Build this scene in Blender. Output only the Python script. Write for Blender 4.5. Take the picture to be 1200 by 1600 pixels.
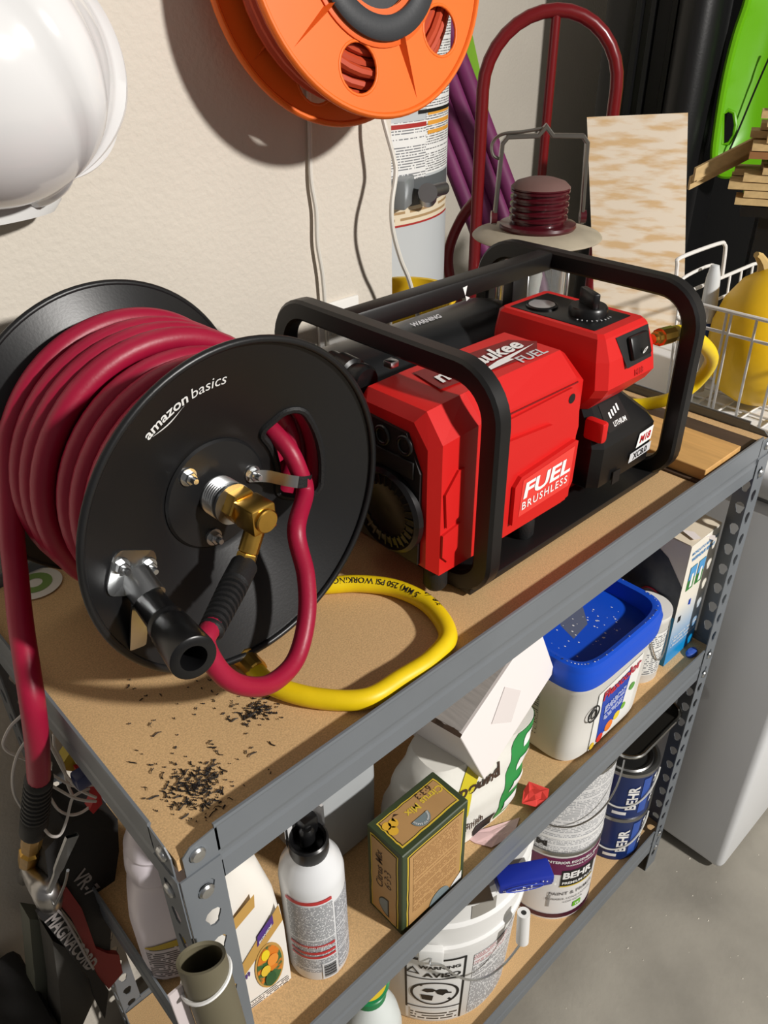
import bpy, bmesh, math, random
from mathutils import Vector, Matrix
from mathutils.geometry import delaunay_2d_cdt
from mathutils import noise as mnoise
PI = math.pi
sin, cos = math.sin, math.cos
random.seed(7)

for _o in list(bpy.data.objects): bpy.data.objects.remove(_o)
SC = bpy.context.scene
COL = SC.collection

# ------------------------------------------------------------------ camera
FPX = 1243.54
CAM = Vector((-0.1207, -0.3562, 1.4871))
EUL = (1.00088, 0.01111, -0.75202)
_c = bpy.data.cameras.new('camera'); _c.sensor_fit = 'VERTICAL'; _c.sensor_height = 36.0
_c.lens = FPX / 1600 * 36.0; _c.clip_start = 0.02
camo = bpy.data.objects.new('camera', _c); camo.location = CAM; camo.rotation_euler = EUL
COL.objects.link(camo); SC.camera = camo

# ------------------------------------------------------------------ light
w = bpy.data.worlds.new('world'); SC.world = w; w.use_nodes = True
w.node_tree.nodes['Background'].inputs[0].default_value = (1.0, 0.96, 0.93, 1)
w.node_tree.nodes['Background'].inputs[1].default_value = 0.165
def lamp(name, loc, target, size, power, col):
    l = bpy.data.lights.new(name, 'AREA'); l.shape = 'DISK'; l.size = size; l.energy = power; l.color = col
    o = bpy.data.objects.new(name, l); o.location = loc
    o.rotation_euler = (Vector(target) - Vector(loc)).to_track_quat('-Z', 'Y').to_euler(); COL.objects.link(o)
lamp('ceiling_lamp', (1.20, -3.0, 2.78), (0.5, 0.3, 1.0), 0.20, 165, (1.0, 0.965, 0.92))
SC.view_settings.view_transform = 'Standard'; SC.view_settings.look = 'None'
SC.view_settings.gamma = 1.0; SC.view_settings.use_curve_mapping = False
SC.view_settings.exposure = 0.0

# ------------------------------------------------------------------ pixel helpers (photo frame 1200 x 1600)
from mathutils import Euler
_M = Euler(EUL).to_matrix()
def ray(u, v): return _M @ Vector(((u - 600) / FPX, -(v - 800) / FPX, -1))
def bp(u, v, ax, val):
    d = ray(u, v); i = 'xyz'.index(ax); return CAM + d * ((val - CAM[i]) / d[i])
def at(u, v, dist): return CAM + ray(u, v).normalized() * dist

# ------------------------------------------------------------------ materials
def lin(c):
    def g(x):
        x /= 255.0
        return x / 12.92 if x <= .04045 else ((x + .055) / 1.055) ** 2.4
    return tuple(g(x) for x in c[:3]) + (1,)
MATS = {}
def pm(name, col, rough=.5, metal=0, spec=.5, var=0, vscale=20, bump=0, bscale=200, coat=0, trans=0, col2=None, stretch=None, ior=1.45, alpha=1, thr=None, coord='Object'):
    if name in MATS: return MATS[name]
    m = bpy.data.materials.new(name); m.use_nodes = True; nt = m.node_tree; N = nt.nodes; L = nt.links
    b = N['Principled BSDF']
    b.inputs['Base Color'].default_value = lin(col); b.inputs['Roughness'].default_value = rough
    b.inputs['Metallic'].default_value = metal; b.inputs['Specular IOR Level'].default_value = spec
    b.inputs['IOR'].default_value = ior
    if coat: b.inputs['Coat Weight'].default_value = coat; b.inputs['Coat Roughness'].default_value = .08
    if trans: b.inputs['Transmission Weight'].default_value = trans
    if alpha < 1: b.inputs['Alpha'].default_value = alpha
    tc = N.new('ShaderNodeTexCoord'); mp = N.new('ShaderNodeMapping'); L.new(tc.outputs[coord], mp.inputs[0])
    if stretch: mp.inputs['Scale'].default_value = stretch
    if var or col2:
        nz = N.new('ShaderNodeTexNoise'); nz.inputs['Scale'].default_value = vscale; nz.inputs['Detail'].default_value = 5
        L.new(mp.outputs[0], nz.inputs['Vector'])
        rp = N.new('ShaderNodeValToRGB'); L.new(nz.outputs['Fac'], rp.inputs[0])
        if col2:
            lo, hi = thr or (.4, .6); a, c = lin(col), lin(col2)
        else:
            lo, hi = .3, .7; a = tuple(x * (1 - var) for x in lin(col)[:3]) + (1,); c = tuple(min(1, x * (1 + var)) for x in lin(col)[:3]) + (1,)
        rp.color_ramp.elements[0].position = lo; rp.color_ramp.elements[0].color = a
        rp.color_ramp.elements[1].position = hi; rp.color_ramp.elements[1].color = c
        L.new(rp.outputs[0], b.inputs['Base Color'])
    if bump:
        n2 = N.new('ShaderNodeTexNoise'); n2.inputs['Scale'].default_value = bscale; n2.inputs['Detail'].default_value = 3
        L.new(mp.outputs[0], n2.inputs['Vector'])
        bu = N.new('ShaderNodeBump'); bu.inputs['Strength'].default_value = bump; bu.inputs['Distance'].default_value = .002
        L.new(n2.outputs['Fac'], bu.inputs['Height']); L.new(bu.outputs[0], b.inputs['Normal'])
    MATS[name] = m; return m

def greek(name, paper, ink, row=.0026, cw=.0011, fill=.7, gap=.5, para=.12, rough=.45):
    """small print: rows of random dashes in UV metres"""
    if name in MATS: return MATS[name]
    m = bpy.data.materials.new(name); m.use_nodes = True; nt = m.node_tree; N = nt.nodes; L = nt.links
    b = N['Principled BSDF']; b.inputs['Roughness'].default_value = rough
    uv = N.new('ShaderNodeUVMap'); sp = N.new('ShaderNodeSeparateXYZ'); L.new(uv.outputs[0], sp.inputs[0])
    def mth(op, a, bb=None):
        n = N.new('ShaderNodeMath'); n.operation = op
        for i, x in enumerate((a, bb)):
            if x is None: continue
            if isinstance(x, (int, float)): n.inputs[i].default_value = x
            else: L.new(x, n.inputs[i])
        return n.outputs[0]
    v = mth('DIVIDE', sp.outputs[1], row); fr = mth('FRACT', v); fl = mth('FLOOR', v)
    uu = mth('FLOOR', mth('DIVIDE', sp.outputs[0], cw))
    cb = N.new('ShaderNodeCombineXYZ'); L.new(uu, cb.inputs[0]); L.new(fl, cb.inputs[1])
    wn = N.new('ShaderNodeTexWhiteNoise'); wn.noise_dimensions = '2D'; L.new(cb.outputs[0], wn.inputs['Vector'])
    wr = N.new('ShaderNodeTexWhiteNoise'); wr.noise_dimensions = '1D'; L.new(fl, wr.inputs['W'])
    k = mth('MULTIPLY', mth('LESS_THAN', wn.outputs['Value'], fill), mth('LESS_THAN', fr, gap))
    k = mth('MULTIPLY', k, mth('GREATER_THAN', wr.outputs['Value'], para))
    mx = N.new('ShaderNodeMix'); mx.data_type = 'RGBA'; L.new(k, mx.inputs[0])
    mx.inputs[6].default_value = lin(paper); mx.inputs[7].default_value = lin(ink)
    L.new(mx.outputs[2], b.inputs['Base Color']); MATS[name] = m; return m

# ------------------------------------------------------------------ mesh builder
class MB:
    def __init__(s): s.v = []; s.f = []; s.sm = []; s.mi = []; s.uv = []
    def add(s, verts, faces, smooth=False, mi=0, uv=None):
        o = len(s.v); s.v += [Vector(p) for p in verts]
        for f in faces:
            s.f.append([i + o for i in f]); s.sm.append(smooth); s.mi.append(mi)
        s.uv += list(uv) if uv else [(0, 0)] * len(verts)
        return s
    def join(s, o, M=None):
        k = len(s.v); s.v += [(M @ p if M else p.copy()) for p in o.v]; s.f += [[i + k for i in f] for f in o.f]
        s.sm += o.sm; s.mi += o.mi; s.uv += o.uv; return s
    def xf(s, M): s.v = [M @ p for p in s.v]; return s
    def mesh(s, name, mats, off=Vector()):
        me = bpy.data.meshes.new(name)
        me.from_pydata([tuple(p - off) for p in s.v], [], s.f); me.update()
        for m in (mats if isinstance(mats, (list, tuple)) else [mats]): me.materials.append(m)
        for i, p in enumerate(me.polygons): p.use_smooth = s.sm[i]; p.material_index = s.mi[i]
        ul = me.uv_layers.new(name='UVMap')
        for l in me.loops: ul.data[l.index].uv = s.uv[l.vertex_index]
        if any(s.sm) :
            bm = bmesh.new(); bm.from_mesh(me)
            for e in bm.edges:
                if len(e.link_faces) == 2 and e.calc_face_angle(0) > .7: e.smooth = False
            bm.to_mesh(me); bm.free()
        return me

def box(c, s, bev=0, seg=2, R=None):
    bm = bmesh.new(); bmesh.ops.create_cube(bm, size=1)
    for v in bm.verts: v.co = Vector((v.co.x * s[0], v.co.y * s[1], v.co.z * s[2]))
    if bev: bmesh.ops.bevel(bm, geom=bm.edges[:], offset=bev, segments=seg, affect='EDGES', profile=.5)
    bm.verts.ensure_lookup_table(); bm.verts.index_update()
    M = Matrix.Translation(Vector(c)) @ (R.to_4x4() if R else Matrix())
    mb = MB(); mb.add([M @ v.co for v in bm.verts], [[v.index for v in f.verts] for f in bm.faces], bev > 0 and seg > 1,
                      uv=[(v.co.x + v.co.y, v.co.z) for v in bm.verts]); bm.free(); return mb
def box2(a, b, bev=0, seg=2):
    return box([(a[i] + b[i]) / 2 for i in range(3)], [abs(b[i] - a[i]) for i in range(3)], bev, seg)
def frame(d, up=Vector((0, 0, 1))):
    d = Vector(d).normalized(); x = up.cross(d)
    if x.length < 1e-4: x = Vector((1, 0, 0)).cross(d)
    x.normalize(); y = d.cross(x); return Matrix((x, y, d)).transposed()
def lathe(prof, n=32, M=None, smooth=True, a0=0, a1=2 * PI, mi=0):
    """profile (r,z) revolved about local Z"""
    full = abs(a1 - a0 - 2 * PI) < 1e-6; k = n if full else n + 1
    vs = []; uv = []; fs = []
    for j in range(n + 1):
        a = a0 + (a1 - a0) * j / n
        for (r, z) in prof:
            p = Vector((r * cos(a), r * sin(a), z)); vs.append(M @ p if M else p); uv.append((a * max(.001, max(q[0] for q in prof)), z))
    m = len(prof)
    for j in range(n):
        for i in range(m - 1):
            a, b, c, d = j * m + i, (j + 1) * m + i, (j + 1) * m + i + 1, j * m + i + 1
            if prof[i][0] < 1e-7: fs.append([a, c, d])
            elif prof[i + 1][0] < 1e-7: fs.append([a, b, d])
            else: fs.append([a, b, c, d])
    return MB().add(vs, fs, smooth, mi, uv)
def cyl(p0, p1, r, n=16, r2=None, bev=0, mi=0):
    p0, p1 = Vector(p0), Vector(p1); h = (p1 - p0).length; r2 = r if r2 is None else r2
    M = Matrix.Translation(p0) @ frame(p1 - p0).to_4x4()
    b = min(bev, r * .5, h * .4)
    pr = [(0, 0), (r - b, 0), (r, b), (r2, h - b), (r2 - b, h), (0, h)] if b else [(0, 0), (r, 0), (r2, h), (0, h)]
    return lathe(pr, n, M, True, mi=mi)
def cat(pts, n=8, closed=False):
    P = [Vector(p) for p in pts]; out = []; m = len(P); rng = m if closed else m - 1
    g = (lambda i: P[i % m]) if closed else (lambda i: P[max(0, min(m - 1, i))])
    for i in range(rng):
        a, b, c, d = g(i - 1), g(i), g(i + 1), g(i + 2)
        for k in range(n):
            t = k / n
            out.append(.5 * ((2 * b) + (c - a) * t + (2 * a - 5 * b + 4 * c - d) * t * t + (3 * b - a - 3 * c + d) * t ** 3))
    if not closed: out.append(P[-1])
    return out
def tube(path, r, n=10, closed=False, caps=True, mi=0):
    P = [Vector(p) for p in path]; m = len(P); vs = []; fs = []; uv = []; prev = None; L = 0
    for i in range(m):
        if closed: t = P[(i + 1) % m] - P[i - 1]
        else: t = P[min(m - 1, i + 1)] - P[max(0, i - 1)]
        t.normalize()
        if prev is None:
            x = t.orthogonal().normalized()
        else:
            x = prev - t * prev.dot(t); x = x.normalized() if x.length > 1e-6 else t.orthogonal().normalized()
        prev = x; y = t.cross(x); rr = r[i] if isinstance(r, (list, tuple)) else r
        if i: L += (P[i] - P[i - 1]).length
        for k in range(n):
            a = 2 * PI * k / n; vs.append(P[i] + (x * cos(a) + y * sin(a)) * rr); uv.append((L, a * rr))
    for i in range(m if closed else m - 1):
        j = (i + 1) % m
        for k in range(n): fs.append([i * n + k, i * n + (k + 1) % n, j * n + (k + 1) % n, j * n + k])
    if closed:
        # twist correction is left to smooth shading
        pass
    mb = MB().add(vs, fs, True, mi, uv)
    if caps and not closed:
        mb.f.append(list(range(n))[::-1]); mb.f.append([(m - 1) * n + k for k in range(n)]); mb.sm += [False, False]; mb.mi += [mi, mi]
    return mb
def sweep(path, prof, normal, closed=False, smooth=False, caps=True):
    """profile (a,b): a along in-plane side axis, b along the fixed normal"""
    P = [Vector(p) for p in path]; Nn = Vector(normal).normalized(); m = len(P); n = len(prof); vs = []; fs = []
    for i in range(m):
        if closed: t0 = (P[i] - P[i - 1]).normalized(); t1 = (P[(i + 1) % m] - P[i]).normalized()
        else:
            t0 = (P[i] - P[i - 1]).normalized() if i else (P[1] - P[0]).normalized()
            t1 = (P[i + 1] - P[i]).normalized() if i < m - 1 else t0
        t = (t0 + t1).normalized(); s = t.cross(Nn).normalized(); k = 1 / max(.3, t.dot(t0))
        for a, b in prof: vs.append(P[i] + s * a * k + Nn * b)
    for i in range(m if closed else m - 1):
        j = (i + 1) % m
        for k in range(n): fs.append([i * n + k, i * n + (k + 1) % n, j * n + (k + 1) % n, j * n + k])
    if caps and not closed: fs.append(list(range(n))[::-1]); fs.append([(m - 1) * n + k for k in range(n)])
    return MB().add(vs, fs, smooth)
def rrprof(w, h, r, n=3):
    o = []
    for cx, cy, a in ((w / 2 - r, h / 2 - r, 0), (-w / 2 + r, h / 2 - r, PI / 2), (-w / 2 + r, -h / 2 + r, PI), (w / 2 - r, -h / 2 + r, 1.5 * PI)):
        for k in range(n + 1): o.append((cx + r * cos(a + PI / 2 * k / n), cy + r * sin(a + PI / 2 * k / n)))
    return o
def inpoly(p, poly):
    x, y = p; c = False; j = len(poly) - 1
    for i in range(len(poly)):
        xi, yi = poly[i]; xj, yj = poly[j]
        if (yi > y) != (yj > y) and x < (xj - xi) * (y - yi) / (yj - yi) + xi: c = not c
        j = i
    return c
def plate(outer, holes=(), thick=.002, mapf=None, extra=(), smooth=False):
    """flat plate with holes; mapf(u,v,t) -> point, t in 0..thick"""
    V = []; E = []
    for loop in [outer] + list(holes):
        k = len(V); n = len(loop); V += [Vector(p[:2]) for p in loop]; E += [(k + i, k + (i + 1) % n) for i in range(n)]
    V += [Vector(p[:2]) for p in extra]
    r = delaunay_2d_cdt(V, E, [], 0, 1e-6); ov, of = r[0], r[2]
    T = []
    for f in of:
        c = (sum(ov[i].x for i in f) / len(f), sum(ov[i].y for i in f) / len(f))
        if inpoly(c, outer) and not any(inpoly(c, h) for h in holes): T.append(list(f))
    n = len(ov); mapf = mapf or (lambda u, v, t: Vector((u, v, t)))
    vs = [mapf(p.x, p.y, 0) for p in ov] + [mapf(p.x, p.y, thick) for p in ov]; uv = [(p.x, p.y) for p in ov] * 2
    cnt = {}
    for f in T:
        for i in range(len(f)):
            a, b = f[i], f[(i + 1) % len(f)]; cnt[(a, b)] = 1
    mb = MB(); mb.add(vs, [f[::-1] for f in T] + [[i + n for i in f] for f in T], smooth, 0, uv)
    side = [[a, b, b + n, a + n] for (a, b) in cnt if (b, a) not in cnt]
    mb.f += side; mb.sm += [False] * len(side); mb.mi += [0] * len(side); return mb
def loft(rings, cap=True, smooth=True, mi=0, closed_top=True):
    n = len(rings[0]); vs = []; fs = []; uv = []
    for R in rings:
        L = 0
        for k, p in enumerate(R):
            if k: L += (Vector(p) - Vector(R[k - 1])).length
            vs.append(Vector(p)); uv.append((L, p[2]))
    for i in range(len(rings) - 1):
        for k in range(n): fs.append([i * n + k, i * n + (k + 1) % n, (i + 1) * n + (k + 1) % n, (i + 1) * n + k])
    if cap:
        fs.append(list(range(n))[::-1])
        if closed_top: fs.append([(len(rings) - 1) * n + k for k in range(n)])
    return MB().add(vs, fs, smooth, mi, uv)
def ring(cx, cy, z, rx, ry, e=2, n=32, rot=0):
    o = []
    for k in range(n):
        a = 2 * PI * k / n; ca, sa = cos(a), sin(a)
        x = rx * math.copysign(abs(ca) ** (2 / e), ca); y = ry * math.copysign(abs(sa) ** (2 / e), sa)
        o.append(Vector((cx + x * cos(rot) - y * sin(rot), cy + x * sin(rot) + y * cos(rot), z)))
    return o
def circ2(cx, cy, r, n=24, r2=None, rot=0):
    r2 = r2 or r
    return [(cx + r * cos(2 * PI * k / n) * cos(rot) - r2 * sin(2 * PI * k / n) * sin(rot), cy + r * cos(2 * PI * k / n) * sin(rot) + r2 * sin(2 * PI * k / n) * cos(rot)) for k in range(n)]
def quad(p, mi=0):
    P = [Vector(q) for q in p]; w_ = (P[1] - P[0]).length; h_ = (P[3] - P[0]).length
    return MB().add(P, [[0, 1, 2, 3]], False, mi, [(0, 0), (w_, 0), (w_, h_), (0, h_)])
_tc = {}
def text2d(s, bold=0.0, spacing=1.0):
    key = (s, bold, spacing)
    if key in _tc: return _tc[key]
    cu = bpy.data.curves.new('t', 'FONT'); cu.body = s; cu.size = 1; cu.offset = bold; cu.fill_mode = 'FRONT'; cu.resolution_u = 3; cu.space_character = spacing
    ob = bpy.data.objects.new('t', cu); COL.objects.link(ob); dg = bpy.context.evaluated_depsgraph_get(); dg.update()
    me = bpy.data.meshes.new_from_object(ob.evaluated_get(dg))
    V = [(v.co.x, v.co.y) for v in me.vertices]; F = [list(p.vertices) for p in me.polygons]
    bpy.data.objects.remove(ob); bpy.data.curves.remove(cu); bpy.data.meshes.remove(me)
    x0 = min(p[0] for p in V); V = [(p[0] - x0, p[1]) for p in V]; wd = max(p[0] for p in V)
    _tc[key] = (V, F, wd); return _tc[key]
def txt(s, mapf, size=None, width=None, bold=0.0, shear=0, align=0, sx=1, spacing=1.0, mi=0):
    """mapf(x,y)->3d; align 0 left .5 centre"""
    V, F, wd = text2d(s, bold, spacing); k = size or width / (wd * sx)
    return MB().add([mapf(((p[0] - align * wd) * sx + shear * p[1]) * k, p[1] * k) for p in V], F, False, mi)
def onplane(o, U, V, eps=.0005):
    o, U, V = Vector(o), Vector(U).normalized(), Vector(V).normalized(); n = U.cross(V) * eps
    return lambda x, y: o + U * x + V * y + n
def oncyl(cx, cy, r, a, z, eps=.0006):
    """text centred at azimuth a on a vertical cylinder, reading left to right from outside; r may be f(z)"""
    def f(x, y):
        rr = (r(z + y) if callable(r) else r) + eps; t = a + x / rr
        return Vector((cx + rr * cos(t), cy + rr * sin(t), z + y))
    return f
def cylpatch(cx, cy, r, a0, a1, z0, z1, n=12, eps=.0004, m=1, mi=0):
    vs = []; fs = []; uv = []
    for j in range(m + 1):
        z = z0 + (z1 - z0) * j / m; rr = (r(z) if callable(r) else r) + eps
        for i in range(n + 1):
            t = a0 + (a1 - a0) * i / n; vs.append(Vector((cx + rr * cos(t), cy + rr * sin(t), z))); uv.append((t * rr, z))
    for j in range(m):
        for i in range(n): fs.append([j * (n + 1) + i, j * (n + 1) + i + 1, (j + 1) * (n + 1) + i + 1, (j + 1) * (n + 1) + i])
    return MB().add(vs, fs, True, mi, uv)

# ------------------------------------------------------------------ objects
def thing(name, label, cat_, loc, group=None):
    o = bpy.data.objects.new(name, None); COL.objects.link(o); o.location = loc; o.empty_display_size = .05
    o['label'] = label; o['category'] = cat_
    if group: o['group'] = group
    return o
def root(o):
    while o.parent: o = o.parent
    return o
def part(parent, name, mb, mat, label=None, stuff=False):
    """mesh in world coordinates, made a child of a thing or part"""
    off = root(parent).location
    o = bpy.data.objects.new(name, mb.mesh(name, mat, off)); COL.objects.link(o); o.parent = parent
    if label: o['label'] = label
    if stuff: o['kind'] = 'stuff'
    return o
def inst(parent, name, me, loc, rot=None):
    o = bpy.data.objects.new(name, me); COL.objects.link(o); o.parent = parent
    o.location = Vector(loc) - root(parent).location
    if rot is not None: o.rotation_euler = rot
    return o
def single(name, mb, mat, label, cat_, group=None, kind=None):
    lo = Vector([min(p[i] for p in mb.v) for i in range(3)]); hi = Vector([max(p[i] for p in mb.v) for i in range(3)])
    off = Vector(((lo.x + hi.x) / 2, (lo.y + hi.y) / 2, lo.z))
    o = bpy.data.objects.new(name, mb.mesh(name, mat, off)); COL.objects.link(o); o.location = off
    o['label'] = label; o['category'] = cat_
    if group: o['group'] = group
    if kind: o['kind'] = kind
    return o
def struct(name, mb, mat):
    o = bpy.data.objects.new(name, mb.mesh(name, mat)); COL.objects.link(o); o['kind'] = 'structure'; return o

# ================================================================== SETTING
W, D, ZT, ZM, ZL, HB = .9463, .415, .9828, .5948, .1255, .0636
BD = .014                       # board top lies this far below the beam's rim
ZB, ZMB, ZLB = ZT - BD, ZM - BD, ZL - BD
WY = .462                       # face of the wall behind the shelving
WX = .655                       # end of that wall
m_wall = pm('wall_paint', (209, 201, 188), .75, bump=.55, bscale=130, var=.03, vscale=6)
m_conc = pm('concrete', (150, 145, 134), .7, var=.22, vscale=5, bump=.25, bscale=90)
struct('floor', box2((-4, -4, -.1), (5, 4, 0)), m_conc)
struct('wall_back', box2((-3, WY, 0), (WX, WY + .12, 3.0)), m_wall)
struct('wall_side', box2((WX - .12, WY + .12, 0), (WX, 1.56, 3.0)), m_wall)
struct('wall_alcove', box2((WX - .12, 1.56, 0), (5, 1.68, 3.0)), m_wall)
struct('wall_right', box2((3.95, -4, 0), (4.07, 1.56, 3.0)), m_wall)

# ================================================================== SHELVING UNIT
m_steel = pm('grey_powder_coat', (110, 115, 120), .38, spec=.5, var=.05, vscale=12)
m_board = pm('particle_board', (204, 168, 120), .75, var=.20, vscale=700, bump=.08, bscale=500)
m_zinc = pm('zinc_plated', (205, 207, 208), .28, 1.0)
su = thing('shelving_unit', 'grey steel boltless shelving unit with three particle board shelves', 'shelf', (W / 2, D / 2, 0))
FW = .0345
ks = []
for a in range(7): ks.append((.0072 * cos(-.6 + (PI + 1.2) * a / 6), .0072 * sin(-.6 + (PI + 1.2) * a / 6)))
ks += [(-.0042, -.0080), (-.0036, -.0118), (0, -.0135), (.0036, -.0118), (.0042, -.0080)]
POST_TOP = .9485
def flange(mapf):
    holes = []; z = .8871 + .0381
    while z > .02:
        holes.append([(.0190 + a, z + b) for a, b in ks]); z -= .0381
    return plate([(0, 0), (FW, 0), (FW, POST_TOP), (0, POST_TOP)], holes, .0016, mapf)
for (px, sx) in ((0, 1), (W, -1)):
    for (py, sy) in ((0, 1), (D, -1)):
        mb = flange(lambda u, v, t: Vector((px + sx * u, py + sy * (t - .0018), v)))
        mb.join(flange(lambda u, v, t: Vector((px + sx * (t - .0018), py + sy * u, v))))
        part(su, 'post', mb, m_steel)
def beam_prof():
    o = [(.0006, .0006), (.0010, -.002), (.0004, -.004), (.0004, -.030), (-.0006, -.0345), (-.0006, -.0385), (.0004, -.0430), (.0004, -HB), (-.0012, -HB), (-.0012, -.0437),
         (-.0022, -.0400), (-.0022, -.0330), (-.0012, -.0293), (-.016, -.0293), (-.016, -.0278), (-.0012, -.0278), (-.0012, -.0045), (-.0022, -.0015), (-.0018, .0006)]
    return o
def beam(zt, axis, side):
    """axis 'x': front/back beam; axis 'y': end beam"""
    p = beam_prof(); n = len(p); L0, L1 = (.034, W - .034) if axis == 'x' else (.034, D - .034)
    def pt(l, a, z):
        if axis == 'x': return Vector((l, -a if side == 0 else D + a, zt + z))
        return Vector((-a if side == 0 else W + a, l, zt + z))
    vs = [pt(L0, *q) for q in p] + [pt(L1, *q) for q in p]
    fs = [[i, (i + 1) % n, n + (i + 1) % n, n + i] for i in range(n)] + [list(range(n)), [n + i for i in range(n)][::-1]]
    mb = MB().add(vs, fs)
    for a, b in ((.006, .036), (L1 - .002, L1 + .028)):            # end plates that hook into the post
        lo = a if a < .1 else b; hi = b if a < .1 else a
        o = [(hi, -.0035), (lo + (.007 if lo < hi else -.007), -.0065), (lo, -.013), (lo, -HB), (hi, -HB)]
        mb.join(plate(o, (), .0012, lambda u, v, t: pt(u, t - .0008, v)))
    return mb
for zt in (ZT, ZM, ZL):
    for ax in 'xy':
        for sd in (0, 1): part(su, 'beam', beam(zt, ax, sd), m_steel)
for z in (ZB, ZMB, ZLB): part(su, 'shelf_board', box2((.0025, .0025, z - .0125), (W - .0025, D - .0025, z)), m_board)
rv = lathe([(0, 0), (.0066, 0), (.0066, .0016), (.0052, .0032), (0, .0036)], 14).mesh('rivet', m_zinc)
for zt in (ZT, ZM, ZL):
    for dz in (-.0175, -.0610):
        for x in (.0175, W - .0175): inst(su, 'rivet', rv, (x, -.0019 if dz < -.03 or zt != ZT else -.0005, zt + dz), (PI / 2, 0, 0))
        inst(su, 'rivet', rv, (-.0019 if dz < -.03 or zt != ZT else -.0005, .0175, zt + dz), (PI / 2, 0, -PI / 2))

# ================================================================== HOSE REEL
RC = Vector((.172, .127, 1.133)); RY = .041; RR = .147; HUB = .045; SEP = .2106
RM = Matrix.Translation(RC) @ Matrix.Rotation(RY, 4, 'Z')      # local: x right, y into the reel, z up
def ydish(r): return HUB * (1 - min(1, max(0, (r - .05) / (RR - .05))))
m_blk = pm('satin_black_enamel', (24, 24, 25), .36, spec=.5, bump=.03, bscale=400)
m_rub = pm('black_rubber', (20, 20, 21), .6, bump=.2, bscale=500)
m_plast = pm('black_plastic', (17, 17, 18), .32)
m_brass = pm('brass', (206, 162, 76), .30, 1.0, var=.12, vscale=60)
m_white = pm('white_print', (238, 238, 236), .5)
reel = thing('hose_reel', 'black steel hose reel with two flared discs standing on the top shelf', 'hose reel', (RC.x, RC.y + SEP / 2, ZB))
def kid(r0, r1, a0, a1, n=7, cr=.016):
    """rounded sector outline"""
    P = []; am = (a0 + a1) / 2
    def arc(cx, cy, r, b0, b1, k=5):
        for i in range(k + 1):
            b = b0 + (b1 - b0) * i / k; P.append((cx + r * cos(b), cy + r * sin(b)))
    ro, ri = r1 - cr, r0 + cr * .55
    da = cr / ro; db = cr * .55 / ri
    c = (ro * cos(a1 - da), ro * sin(a1 - da)); 
    for i in range(n + 1):
        a = a0 + da + (a1 - a0 - 2 * da) * i / n; P.append((r1 * cos(a), r1 * sin(a)))
    arc(ro * cos(a1 - da), ro * sin(a1 - da), cr, a1 - da, a1 - da + PI / 2)
    arc(ri * cos(a1 - db), ri * sin(a1 - db), cr * .55, a1 - db + PI / 2, a1 - db + PI)
    for i in range(1, n):
        a = a1 - db - (a1 - a0 - 2 * db) * i / n; P.append((r0 * cos(a), r0 * sin(a)))
    arc(ri * cos(a0 + db), ri * sin(a0 + db), cr * .55, a0 + db + PI, a0 + db + 1.5 * PI)
    arc(ro * cos(a0 + da), ro * sin(a0 + da), cr, a0 + da - PI / 2, a0 + da)
    return P
KID = kid(.063, .101, -.40, .74)
def flange_disc(sign, holes=()):
    def mp(u, v, t):
        r = math.hypot(u, v); y = ydish(r) + t
        return RM @ Vector((u, y if sign > 0 else SEP - y, v))
    ex = [(r * cos(2 * PI * k / 72), r * sin(2 * PI * k / 72)) for r in (.05, .056, .105, .125, .14) for k in range(72)]
    ex = [p for p in ex if not any(inpoly(p, h) for h in holes)]
    return plate(circ2(0, 0, RR - .002, 96), holes, .0014, mp, ex, True)
part(reel, 'front_disc', flange_disc(1, [KID]), m_blk)
part(reel, 'back_disc', flange_disc(-1), m_blk)
Rx = Matrix.Rotation(-PI / 2, 4, 'X')                             # lathe axis z -> local y
def rl(prof, n=48, at_=(0, 0, 0), rx=Rx): return lathe(prof, n, RM @ Matrix.Translation(Vector(at_)) @ rx)
def torus2(R_, r_, n=96): return [(R_ + r_ * cos(2 * PI * k / 10), r_ * sin(2 * PI * k / 10)) for k in range(11)]
part(reel, 'rim', rl(torus2(RR - .002, .0032), 96), m_blk)
part(reel, 'rim', rl(torus2(RR - .002, .0032), 96, (0, SEP, 0)), m_blk)
part(reel, 'drum', rl([(.062, HUB), (.062, SEP - HUB)], 40), m_blk)
part(reel, 'hub_plate', rl([(0, HUB - .0035), (.0485, HUB - .0035), (.0505, HUB - .0015), (.0505, HUB + .001)], 64), m_blk)
part(reel, 'edge_guard', tube([RM @ Vector((p[0], ydish(math.hypot(*p)) + .0005, p[1])) for p in KID], .0036, 8, True), m_rub, 'black rubber edging round the hose opening')
# bolts on the hub plate
def bolt(parent, x, z, y0, k=1.0):
    mb = rl([(0, -.0018), (.0078 * k, -.0018), (.0082 * k, 0)], 20, (x, y0, z))
    mb.join(lathe([(0, -.0065), (.0052 * k, -.0065), (.0058 * k, -.0055), (.0058 * k, -.0018)], 6, RM @ Matrix.Translation((x, y0, z)) @ Rx, False))
    mb.join(rl([(0, -.0125), (.0024 * k, -.0125), (.0030 * k, -.0115), (.0030 * k, -.006)], 12, (x, y0, z)))
    part(parent, 'bolt', mb, m_zinc)
for x, z in ((-.026, .0291), (.0366, .006), (-.011, -.0376)): bolt(reel, x, z, HUB - .0035)
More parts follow.
